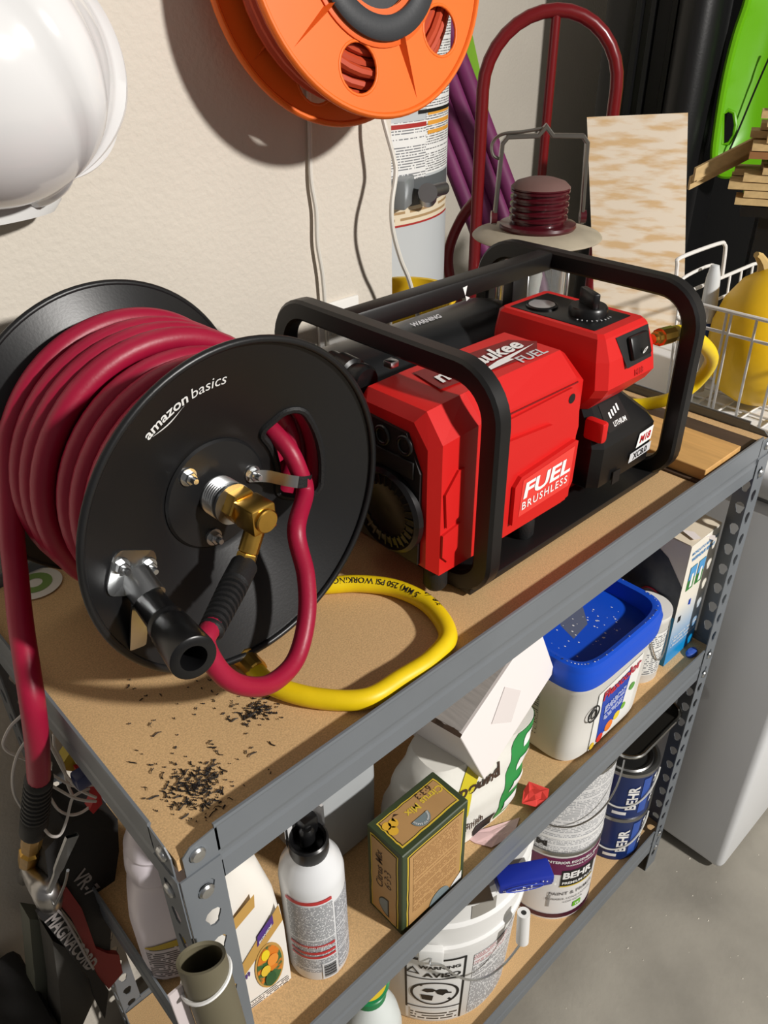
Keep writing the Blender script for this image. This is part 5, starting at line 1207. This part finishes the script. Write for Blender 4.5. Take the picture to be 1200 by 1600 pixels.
# cloths and a cap on the shelf
def rag(name, pts, z0, mat, label, amp=.003):
    P = [bp(u, v, 'z', z0) for u, v in pts]; c = sum(P, Vector()) / len(P); n = len(P); vs = [c + Vector((0, 0, amp))]; fs = []
    for r in (.5, 1):
        for i, p in enumerate(P): q = c.lerp(p, r); vs.append(q + Vector((0, 0, .001 + amp * (.9 if (i + int(r * 2)) % 2 else .15))))
    for i in range(n): j = (i + 1) % n; fs += [[0, 1 + i, 1 + j], [1 + i, 1 + n + i, 1 + n + j, 1 + j]]
    k = len(vs); vs += [v - Vector((0, 0, .0009)) for v in vs]; fs += [[a + k for a in f[::-1]] for f in fs] + [[1 + n + i, 1 + n + i + k, 1 + n + (i + 1) % n + k, 1 + n + (i + 1) % n] for i in range(n)]
    single(name, MB().add(vs, fs, False), mat, label, 'cloth')
rag('pink_cloth', ((716, 1302), (760, 1296), (812, 1278), (806, 1296), (790, 1312), (768, 1326), (742, 1318)), ZMB, pm('pink_rag', (226, 190, 188), .8), 'pale pink paper towel poking out from under the plaster bag', .002)
rag('red_rag', ((818, 1236), (826, 1224), (858, 1234), (855, 1252), (838, 1262), (815, 1258)), ZMB + .010, pm('red_rag', (216, 62, 54), .7), 'crumpled red plastic scrap at the edge beside the plaster bag', .0035)
cb_ = bp(1080, 1022, 'z', ZMB)
single('blue_scrap', lathe([(0, 0), (.007, 0), (.008, .004), (.006, .008), (0, .009)], 12, Matrix.Translation(cb_) @ Matrix.Scale(1.7, 4, Vector((1, 0, 0)))), pm('blue_bit', (60, 92, 180), .4), 'small blue plastic cap on the board in front of the repellent carton', 'cap')
# white trigger bottle at the left end of the shelf
sbx, sby = .0475, .186
sb = thing('trigger_bottle', 'white spray bottle with a yellow headed print label at the open end of the shelf', 'spray bottle', (sbx, sby, ZMB))
part(sb, 'bottle', loft([ring(sbx, sby, ZMB + z, rx, ry, e, 48, 1.1) for z, rx, ry, e in ((0, .040, .030, 3), (.008, .050, .038, 3), (.03, .053, .040, 3), (.095, .053, .040, 3), (.120, .048, .037, 2.5), (.140, .037, .031, 2.2), (.150, .036, .031, 2), (.156, .040, .033, 2), (.172, .036, .031, 2), (.178, .031, .028, 2), (.184, .033, .029, 2), (.205, .022, .021, 2), (.225, .0145, .0145, 2), (.240, .0140, .0140, 2))]), pm('bottle_white', (220, 212, 218), .3))
def sring(z, a0, a1, n=16, e=.0012):
    R_ = ring(sbx, sby, ZMB + z, .053 + e, .040 + e, 3, 96, 1.1); i0, i1 = int(a0 * 96), int(a1 * 96); return [R_[i % 96] for i in range(i0, i1 + 1)]
def sband(z0, z1, a0, a1, wave=0):
    A_, B_ = sring(z0, a0, a1), sring(z1, a0, a1); n = len(A_)
    if wave: B_ = [p + Vector((0, 0, wave * sin(PI * k / (n - 1)))) for k, p in enumerate(B_)]
    L_ = [0]
    for k in range(1, n): L_.append(L_[-1] + (A_[k] - A_[k - 1]).length)
    return MB().add(A_ + B_, [[k, k + 1, n + k + 1, n + k] for k in range(n - 1)], True, 0, [(l, z0) for l in L_] + [(l, z1) for l in L_])
part(sb, 'print_label', sband(.012, .070, .41, .69), greek('bottle_print', (186, 178, 182), (70, 62, 66), .0036, .0024, .8, .6, .05))
part(sb, 'yellow_heading', sband(.070, .072, .41, .69, .010), pm('ochre_ink', (176, 150, 30), .5))
part(sb, 'neck_collar', cyl((sbx, sby, ZMB + .238), (sbx, sby, ZMB + .262), .018, 24), pm('ochre_plastic', (170, 146, 40), .4))
part(sb, 'trigger_head', loft([ring(sbx - .002, sby + .004, ZMB + z, rx, ry, 3, 24, .5) for z, rx, ry in ((.262, .016, .015), (.275, .022, .016), (.292, .026, .015), (.305, .020, .012))]).join(box((sbx - .035, sby + .02, ZMB + .293), (.03, .016, .016), .003)), pm('navy_plastic', (44, 52, 92), .4))

# ================================================================== LOWER SHELF
bcx, bcy = .446, .156
def rbk(z): return .130 + (z - ZLB) * .045
bu = thing('white_bucket', 'large white plastic bucket with a black WARNING label and wire handle', 'bucket', (bcx, bcy, ZLB))
m_bkt = pm('bucket_white', (234, 234, 232), .38)
part(bu, 'bucket_body', lathe([(0, 0), (.128, 0), (.130, .004), (.1405, .230), (.1465, .233), (.1465, .242), (.1430, .246), (.1430, .284), (.1490, .289), (.1490, .299), (.1445, .304), (.1445, .340), (.150, .346), (.150, .358), (.146, .368), (.138, .368), (.136, .30), (.0, .29)], 72, Matrix.Translation((bcx, bcy, ZLB))), m_bkt)
ba = az(bcx, bcy)
def ab(u, v, r_): p = cylhit(u, v, bcx, bcy, r_); return math.atan2(p.y - bcy, p.x - bcx)
part(bu, 'dried_mud', cylpatch(bcx, bcy, .1448, ab(738, 1415, .145), ab(775, 1410, .145), ZLB + .306, ZLB + .338, 10, .0006), pm('dry_grey', (150, 146, 138), .8))
WA = ab(680, 1550, .141)
wl = part(bu, 'warning_label', cylpatch(bcx, bcy, rbk, WA - .34, WA + .33, ZLB + .010, ZLB + .205, 20, .0006, 6), pm('bucket_label', (240, 240, 238), .4))
m_ink = MATS['black_ink']
fr2 = MB()
for a0, a1, z0, z1 in ((-.34, .33, .200, .205), (-.34, -.315, .047, .205), (.305, .33, .01, .205), (-.34, .33, .145, .148), (-.34, .33, .053, .056)): fr2.join(cylpatch(bcx, bcy, rbk, WA + a0, WA + a1, ZLB + z0, ZLB + z1, 16, .0012, 3))
part(wl, 'label_frame', fr2, m_ink)
part(wl, 'warning_lettering', txt('WARNING', oncyl(bcx, bcy, rbk, WA - .19, ZLB + .177, .0014), width=.064, bold=.035, sx=1.1).join(txt('AVISO', oncyl(bcx, bcy, rbk, WA - .14, ZLB + .153, .0014), width=.058, bold=.035, sx=1.2)), m_ink)
tri = lambda P: MB().add([oncyl(bcx, bcy, rbk, WA - .25, ZLB + .159, .0014)(*p) for p in P], [[0, 1, 4, 3], [1, 2, 5, 4], [2, 0, 3, 5]])
part(wl, 'warning_triangle', tri(((-.011, 0), (.011, 0), (0, .021), (-.007, .003), (.007, .003), (0, .016))), m_ink)
ov = MB(); f_ = oncyl(bcx, bcy, rbk, WA, ZLB + .101, .0014); nO = 40
for k in range(nO):
    t = 2 * PI * k / nO; ov.v += [f_(.038 * cos(t), .036 * sin(t)), f_(.034 * cos(t), .032 * sin(t))]; ov.uv += [(0, 0)] * 2; j = (k + 1) % nO; ov.f.append([2 * k, 2 * k + 1, 2 * j + 1, 2 * j]); ov.sm.append(False); ov.mi.append(0)
ov.add([f_(*p) for p in ((-.026, .024), (-.023, .027), (.027, -.020), (.024, -.024))], [[0, 1, 2, 3]])
part(wl, 'prohibition_sign', ov, m_ink)
chd = MB()
chd.add([f_(a, b) for a, b in ((-.020, .008), (-.014, .016), (-.004, .017), (.002, .012), (-.003, .006), (-.012, .004))], [[0, 1, 2, 3, 4, 5]])
chd.add([f_(a, b) for a, b in ((.000, .010), (.008, .015), (.018, .012), (.021, .004), (.026, .002), (.026, -.002), (.017, .000), (.012, -.006), (.004, .000))], [list(range(9))])
chd.add([f_(a, b) for a, b in ((-.022, -.004), (-.002, -.006), (-.004, -.022), (-.019, -.020))], [[0, 1, 2, 3]])
part(wl, 'child_pictogram', chd, m_ink)
part(wl, 'label_print', cylpatch(bcx, bcy, lambda z: rbk(z) , WA - .28, WA + .28, ZLB + .012, ZLB + .047, 12, .0013), greek('warn_print', (240, 240, 238), (40, 40, 40), .0085, .0028, .8, .5, .05))
part(bu, 'fine_print', cylpatch(bcx, bcy, rbk, WA + .42, WA + 1.10, ZLB + .008, ZLB + .195, 20, .0006, 6), greek('fine_print', (226, 226, 226), (100, 100, 106), .0042, .0018, .75, .55, .1), 'block of grey small print')
part(bu, 'red_print', cylpatch(bcx, bcy, rbk, WA + .42, WA + .90, ZLB + .165, ZLB + .195, 14, .0012, 2), greek('red_print', (232, 228, 228), (170, 70, 76), .0048, .0016, .7, .45, .1))
EA = ab(673, 1500, .152); er = .1455
ear = Vector((bcx + (er + .006) * cos(EA), bcy + (er + .006) * sin(EA), ZLB + .240))
part(bu, 'handle_ear', box(ear, (.012, .036, .036), .003, 2, Matrix.Rotation(EA, 3, 'Z')), m_bkt)
out = Vector((cos(EA), sin(EA), 0)); tng = Vector((-sin(EA), cos(EA), 0))
wp = [ear + out * .007 + Vector((0, 0, .004)), ear + out * .014 + Vector((0, 0, .001))] + [cylhit(u, v, bcx, bcy, rr_) for u, v, rr_ in ((690, 1508, .160), (712, 1524, .158), (736, 1531, .158), (762, 1525, .160), (788, 1506, .164), (808, 1482, .170), (816, 1470, .172))]
part(bu, 'bail_wire', tube(cat(wp, 6), .0018, 8), m_zinc)
gp0 = wp[-1]; gd = Vector((.05, .1, 1))
part(bu, 'bail_grip', lathe([(.004, 0), (.0095, 0), (.0095, .062), (.004, .062)], 20, Matrix.Translation(gp0) @ frame(gd).to_4x4()), m_bkt)
# blue scraper on the bucket rim
sc0, sc1 = bp(775, 1368, 'z', ZLB + .392), bp(862, 1352, 'z', ZLB + .392); su_ = (sc1 - sc0).normalized(); sn = Vector((0, 0, 1)).cross(su_).normalized(); scz = Vector((0, 0, 1))
bsc = thing('blue_scraper', 'blue plastic scraper handle lying across the white bucket rim', 'scraper', sc0)
mid_ = (sc0 + sc1) / 2; Rs = Matrix((su_, sn, scz)).transposed()
part(bsc, 'handle', box(mid_ + scz * -.012, ((sc1 - sc0).length, .030, .020), .004, 2, Rs), pm('blue_handle', (30, 50, 160), .35))
part(bsc, 'blade', box(sc0 - su_ * .055 + scz * -.014, (.09, .05, .002), 0, 1, Rs), m_zinc)
fm_ = onplane(mid_ - sn * .0176 - su_ * .034 + scz * -.016, su_, scz, 0)
part(bsc, 'moulded_oval', tube([fm_(.030 + .026 * cos(2 * PI * k / 28), .004 + .0055 * sin(2 * PI * k / 28)) for k in range(28)], .0008, 6, True), pm('blue_relief', (60, 82, 190), .35))
spk2 = MB()
for k in range(26):
    c = mid_ + su_ * rng.uniform(-.05, .05) + scz * rng.uniform(-.020, -.004) - sn * .0175; r = rng.uniform(.0005, .0016); spk2.add([c + su_ * r * cos(t) + scz * r * 1.5 * sin(t) for t in [2 * PI * j / 6 for j in range(6)]], [list(range(6))])
part(bsc, 'paint_specks', spk2, m_white, stuff=True)
# bottle with green flip top
gx_, gy_ = .222, .058
gb = thing('squeeze_bottle', 'translucent bottle with a green cap and yellow disc below the middle shelf', 'bottle', (gx_, gy_, ZLB))
part(gb, 'bottle', lathe([(0, 0), (.040, 0), (.044, .004), (.044, .210), (.040, .235), (.030, .262), (.021, .280), (.0185, .290), (0, .290)], 40, Matrix.Translation((gx_, gy_, ZLB))), pm('cloudy_bottle', (214, 220, 218), .25))
gt = Vector((gx_, gy_, ZLB + .288)); gdn = (CAM - gt); gdn.z *= .9; gdn.normalize()
part(gb, 'collar', lathe([(.019, 0), (.024, 0), (.024, .012), (.021, .014), (.021, .024), (0, .024)], 30, Matrix.Translation(gt)), pm('green_cap', (18, 128, 72), .35))
gM = Matrix.Translation(gt + Vector((0, 0, .034))) @ frame((-.35, -.45, .8)).to_4x4()
part(gb, 'flip_cap', lathe([(0, -.014), (.022, -.014), (.027, -.006), (.0285, .006), (.0275, .010), (.0245, .011), (0, .011)], 36, gM), MATS['green_cap'])
part(gb, 'yellow_disc', lathe([(0, .0116), (.0240, .0116)], 32, gM), pm('disc_yellow', (226, 196, 40), .5))
# paint cans
m_tin = pm('tin', (168, 168, 166), .3, 1.0)
def paint_can(name, label, cx, cy, z0, kind, h=.190, r=.0795):
    t = thing(name, label, 'paint can', (cx, cy, z0)); a = az(cx, cy); LM = Matrix.Translation((cx, cy, z0))
    wall = {'white': pm('can_label_white', (228, 226, 224), .35), 'print': MATS.get('can_print') or greek('can_print', (224, 224, 224), (158, 160, 164), .0040, .0018, .72, .5, .14), 'blue': pm('can_label_blue', (24, 44, 96), .3)}[kind]
    part(t, 'can_body', lathe([(0, .002), (r, 0), (r + .001, .004), (r, .008), (r, h - .012), (r + .001, h - .006), (r + .001, h)], 56, LM), wall)
    part(t, 'lid_rim', lathe([(r + .0015, h - .006), (r + .0015, h + .002), (r - .004, h + .003), (r - .008, h - .002), (r - .011, h + .001), (r - .016, h - .001)], 56, LM), m_tin)
    part(t, 'lid', lathe([(r - .016, h - .001), (r - .020, h - .005), (0, h - .004)], 56, LM), pm('can_lid', (120, 120, 118), .4, 1.0))
    return t, a, h, r
cx1, cy1 = .688, .092
t, a, h, r = paint_can('paint_can', 'white paint can with purple bands at the bottom of the stack', cx1, cy1, ZLB, 'white')
fa = a + .46
bandm = pm('plum_band', (104, 24, 72), .35)
part(t, 'plum_band', cylpatch(cx1, cy1, r, 0, 2 * PI, ZLB + h - .058, ZLB + h - .012, 56, .0006), bandm)
part(t, 'plum_band', cylpatch(cx1, cy1, r, 0, 2 * PI, ZLB + .006, ZLB + .018, 56, .0010), pm('plum_dark', (72, 18, 46), .35))
part(t, 'band_lettering', txt('INTERIOR EGGSHELL ENAMEL', oncyl(cx1, cy1, r, fa + .26, ZLB + h - .026, .0012), width=.120, bold=.03, align=.5).join(txt('WASHABLE, DURABLE', oncyl(cx1, cy1, r, fa + .30, ZLB + h - .034, .0012), width=.060, bold=.02, align=.5)), m_white)
bp2 = part(t, 'brand_panel', cylpatch(cx1, cy1, r, fa - .13, fa + .72, ZLB + .098, ZLB + .144, 16, .0010), MATS['black_ink'])
part(bp2, 'gold_edge', cylpatch(cx1, cy1, r, fa - .13, fa + .72, ZLB + .098, ZLB + .101, 16, .0014), m_gold)
part(bp2, 'brand_lettering', txt('BEHR', oncyl(cx1, cy1, r, fa + .26, ZLB + .122, .0016), width=.058, bold=.04, align=.5).join(txt('PREMIUM PLUS', oncyl(cx1, cy1, r, fa + .29, ZLB + .106, .0016), width=.062, bold=.03, align=.5)), m_white)
part(t, 'label_lettering', txt('PAINT & PRIMER', oncyl(cx1, cy1, r, fa + .22, ZLB + .074, .0012), width=.090, bold=.005, align=.5).join(txt('DURABLE, LONG-LASTING', oncyl(cx1, cy1, r, fa + .18, ZLB + .060, .0012), width=.092, align=.5)).join(txt('LOW ODOR', oncyl(cx1, cy1, r, fa + .26, ZLB + .050, .0012), width=.040, align=.5)), pm('grey_ink', (84, 82, 84), .5))
gl = part(t, 'green_badge', cylpatch(cx1, cy1, r, fa + .26, fa + .48, ZLB + .030, ZLB + .044, 6, .0012), pm('badge_green', (110, 194, 30), .4))
part(gl, 'badge_letter', txt('W', oncyl(cx1, cy1, r, fa + .37, ZLB + .034, .0018), size=.010, bold=.03, align=.5), m_white)
part(t, 'scuff', cylpatch(cx1, cy1, r, fa - .34, fa - .29, ZLB + .040, ZLB + .075, 3, .0012), pm('scuff_grey', (160, 158, 156), .5))
z2 = ZLB + h + .003
t, a, h, r = paint_can('paint_can', 'paint can wrapped in grey small print on top of the purple banded can', cx1, cy1, z2, 'print')
part(t, 'maker_mark', txt('M', oncyl(cx1, cy1, r, a - .30, z2 + .012, .0012), size=.018, bold=.05, sx=1.4), MATS['black_ink'])
part(t, 'white_strip', cylpatch(cx1, cy1, r, 0, 2 * PI, z2 + .034, z2 + .040, 56, .0008), m_white)
bw = []
for k in range(17):
    tt = PI * k / 16; bw.append(Vector((cx1, cy1, z2 + .165)) + Vector((.0905 * cos(a + PI / 2 - tt), .0905 * sin(a + PI / 2 - tt), -.085 * sin(tt))) )
part(t, 'bail_wire', tube(cat(bw, 3), .0014, 6), m_tin)
cx3, cy3 = .852, .062
for i, (z0, lab_) in enumerate(((ZLB, 'blue paint can at the bottom of the stack beside the end post'), (ZLB + .122, 'blue paint can with a bare tin lid on top of another blue can'))):
    t, a, h, r = paint_can('paint_can', lab_, cx3, cy3, z0, 'blue', .119, .0545)
    fa = a + .62
    part(t, 'pale_stripe', cylpatch(cx3, cy3, r, fa + .14, fa + .46, z0 + .014, z0 + h - .014, 6, .0006), pm('stripe_blue', (46, 84, 170), .35))
    part(t, 'brand_lettering', txt('BEHR', lambda x, y: oncyl(cx3, cy3, r, fa + .02, z0, .0012)(-y, .026 + x), width=.064, bold=.035), m_white)
    part(t, 'side_lettering', txt('PREMIUM', lambda x, y: oncyl(cx3, cy3, r, fa + .80, z0, .0012)(-y, .030 + x), width=.070, bold=.02, sx=1), m_white)
    part(t, 'foot_print', cylpatch(cx3, cy3, r, fa - .7, fa - .25, z0 + .012, z0 + .020, 6, .0010), m_white)
    bw = [Vector((cx3, cy3, z0 + .104)) + Vector((.058 * cos(a + PI / 2 - PI * k / 16), .058 * sin(a + PI / 2 - PI * k / 16), -.07 * sin(PI * k / 16))) for k in range(17)]
    part(t, 'bail_wire', tube(cat(bw, 3), .0016, 6), pm('bail_pale', (206, 206, 200), .4))
# metal tray resting on the cans
single('cardboard_box', box2((.785, .175, ZLB), (.925, .36, ZLB + .290), .002, 1), m_kraft, 'plain cardboard box behind the blue cans under the metal tray', 'box')
tz0 = ZLB + .2905
tr = thing('metal_tray', 'dark metal tray with a bright rolled rim above the blue paint cans', 'tray', (.855, .17, tz0))
m_pan = pm('dark_pan', (42, 40, 36), .45, .6)
tcx2, tcy2 = .8555, .190
def tring(z, ix, iy): return [Vector((tcx2 + p[0], tcy2 + p[1], z)) for p in rrprof(.166 - ix, .352 - iy, .030, 5)]
part(tr, 'pan', loft([tring(tz0 + .026, 0, 0), tring(tz0 + .004, .018, .018), tring(tz0, .03, .03)], True, True, 0, False), m_pan)
part(tr, 'rolled_rim', tube(tring(tz0 + .027, -.003, -.003), .0034, 8, True), pm('bright_steel', (196, 196, 192), .22, 1.0))

# ================================================================== LEFT END
m_olv = pm('olive_grey_plastic', (104, 98, 78), .5)
tp0 = bp(314, 1496, 'y', -.028); tpd = Vector((.03, -.012, -1)).normalized()
po = thing('plastic_tube', 'olive grey plastic tube standing against the front post of the shelf', 'tube', (tp0.x, tp0.y, .2))
tv = []; NA = 40; tlen = .84
for k in range(NA):
    t_ = 2 * PI * k / NA; d_ = Vector((cos(t_), sin(t_), 0)); cut = .010 * cos(t_ - PI * .3) 
    for rr_, zz in ((.0155, tlen), (.0180, tlen), (.0180, cut), (.0155, cut + .001), (.0155, .30)): tv.append(tp0 + d_ * rr_ + tpd * zz)
tfc = []
for k in range(NA):
    j = (k + 1) % NA
    for i in range(4): tfc.append([k * 5 + i, j * 5 + i, j * 5 + i + 1, k * 5 + i + 1])
part(po, 'tube_wall', MB().add(tv, tfc, True), m_olv)
tcut = [tp0 + Vector((.0192 * cos(2 * PI * k / 40), .0192 * sin(2 * PI * k / 40), -.028 + .008 * sin(2 * PI * k / 40 + 2.4))) for k in range(40)]
part(po, 'white_cord', tube(tcut, .0016, 6, True), m_white)
part(po, 'white_strip', sweep([tp0 + Vector((-.0225, .006, -.024)), tp0 + Vector((-.0175, .005, -.20)), tp0 + Vector((-.008, .0, -.50))], rrprof(.012, .002, .0005, 1), (0, 1, 0)), pm('strip_white', (206, 196, 196), .5))
# tool bag and slabs on the floor side
YL = .300
def polyx(pts, y, th):
    P = [bp(u, v, 'y', y) for u, v in pts]; n = len(P)
    return MB().add(P + [p + Vector((0, th, 0)) for p in P], [list(range(n)), [n + i for i in range(n)][::-1]] + [[i, n + i, n + (i + 1) % n, (i + 1) % n] for i in range(n)])
tg = thing('tool_bag', 'black and red tool bag with a lettered strap slung below the shelf end', 'bag', bp(120, 1540, 'y', YL))
m_fab = pm('black_nylon', (24, 23, 23), .75, bump=.2, bscale=120)
part(tg, 'bag_body', polyx([(70, 1330), (105, 1290), (150, 1262), (184, 1280), (186, 1330), (176, 1400), (172, 1490), (150, 1500), (112, 1440), (80, 1400)], YL, .06), m_fab)
part(tg, 'red_panel', polyx([(84, 1402), (104, 1386), (128, 1420), (150, 1482), (168, 1490), (186, 1492), (192, 1520), (170, 1546), (152, 1524), (136, 1484), (112, 1436)], YL - .006, .008), pm('red_nylon', (128, 22, 26), .6))
part(tg, 'strap', polyx([(58, 1428), (74, 1408), (96, 1424), (122, 1462), (143, 1506), (152, 1524), (170, 1548), (164, 1592), (148, 1560), (140, 1530), (100, 1478)], YL - .010, .006), m_fab)
part(tg, 'strap_piping', tube(cat([bp(u, v, 'y', YL - .0115) for u, v in ((78, 1414), (98, 1430), (116, 1460), (134, 1494), (146, 1514))], 6), .0016, 6), pm('grey_piping', (150, 142, 140), .5))
s0, s1 = bp(70, 1440, 'y', YL - .0108), bp(138, 1518, 'y', YL - .0108); sU = (s1 - s0); sV = Vector((0, 1, 0)).cross(sU).normalized(); sV = -sV if sV.z < 0 else sV
part(tg, 'strap_lettering', txt('MAGNACORD', lambda x, y: s0 + sU.normalized() * x + sV * y, width=sU.length, bold=.03), pm('grey_letters', (140, 134, 132), .6))
part(tg, 'pocket_lettering', txt('VR-7', lambda x, y: bp(112, 1372, 'y', YL - .0010) + (bp(152, 1420, 'y', YL - .0010) - bp(112, 1372, 'y', YL - .0010)).normalized() * x + sV * y, width=.05, bold=.02), MATS['grey_letters'])
single('grey_case', polyx([(46, 1436), (78, 1440), (97, 1560), (72, 1588), (56, 1552)], YL + .060, .03), pm('sage_grey', (98, 100, 88), .6), 'flat sage grey plastic case standing below the blow gun', 'case')
single('dark_fabric_roll', polyx([(82, 1470), (104, 1482), (146, 1540), (148, 1560), (112, 1640), (96, 1620), (94, 1560)], YL + .012, .04), pm('dark_grey_cloth', (70, 68, 64), .8, bump=.3, bscale=40), 'dark grey cloth hanging under the tool bag strap', 'cloth')
single('black_crate', box2((-.24, .20, .0), (-.09, .44, .40), .012), m_fab, 'black fabric crate on the floor below the grey case', 'crate')
# white wire tangle
m_ww = pm('white_insulation', (206, 200, 194), .5)
for i, (pts, lab_) in enumerate((([(34, 1118), (16, 1136), (5, 1160), (10, 1172), (24, 1180), (44, 1188)], 'white wire bowed out to the wall beside the crimson hose'),
    ([(42, 1156), (28, 1178), (20, 1210), (22, 1240), (34, 1262)], 'white wire curling down the wall behind the rubber bend guard'),
    ([(76, 1138), (78, 1160), (88, 1182), (104, 1212), (124, 1234), (150, 1246)], 'white wire dropping from under the beam towards the red clip'),
    ([(84, 1146), (86, 1168), (98, 1194), (106, 1226), (114, 1244)], 'white wire hanging straight behind the other wires under the beam'),
    ([(78, 1208), (94, 1218), (116, 1228), (150, 1226)], 'white wire stretched sideways above the tool bag'),
    ([(78, 1226), (92, 1234), (114, 1246), (134, 1251), (150, 1252)], 'white wire running across to the red clip'),
    ([(76, 1242), (90, 1264), (108, 1273), (126, 1270), (144, 1258)], 'white wire sagging in a bowl above the tool bag'),
    ([(68, 1294), (80, 1306), (94, 1304), (104, 1282), (112, 1250), (122, 1240), (140, 1232)], 'white wire looping low next to the blow gun lever'))):
    single('white_wire', tube(cat([bp(u, v, 'y', YL - .03 - .006 * (i % 3)) for u, v in pts], 6), .0016, 6), m_ww, lab_, 'wire', 'tangled white wires under the shelf end')
single('yellow_wedge', polyx([(99, 1192), (108, 1178), (124, 1200), (118, 1206), (104, 1204)], YL - .02, .015), pm('dull_yellow', (178, 156, 44), .5), 'dull yellow plastic wedge under the left end beam', 'wedge')
single('red_clip', polyx([(122, 1206), (130, 1204), (158, 1240), (160, 1256), (146, 1272), (140, 1266), (148, 1248), (128, 1222)], YL - .034, .012), pm('clip_red', (176, 20, 22), .4), 'red plastic clip holding the white wires', 'clip')

# grit on the concrete
gr = MB(); rng = random.Random(11)
for k in range(34):
    c = bp(rng.uniform(800, 1200), rng.uniform(1330, 1600), 'z', 0)
    r = rng.uniform(.0006, .0022)
    if c.x < W and c.y > -.02: continue
    gr.add([c + Vector((r * rng.uniform(.6, 1.6) * cos(t), r * sin(t), .0)) for t in (0, 1.6, 3.1, 4.7)] + [c + Vector((0, 0, r * .8))], [[0, 1, 4], [1, 2, 4], [2, 3, 4], [3, 0, 4]])
single('floor_grit', gr, pm('grit_pale', (206, 200, 186), .8), 'pale grit scattered over the concrete floor', 'grit', kind='stuff')
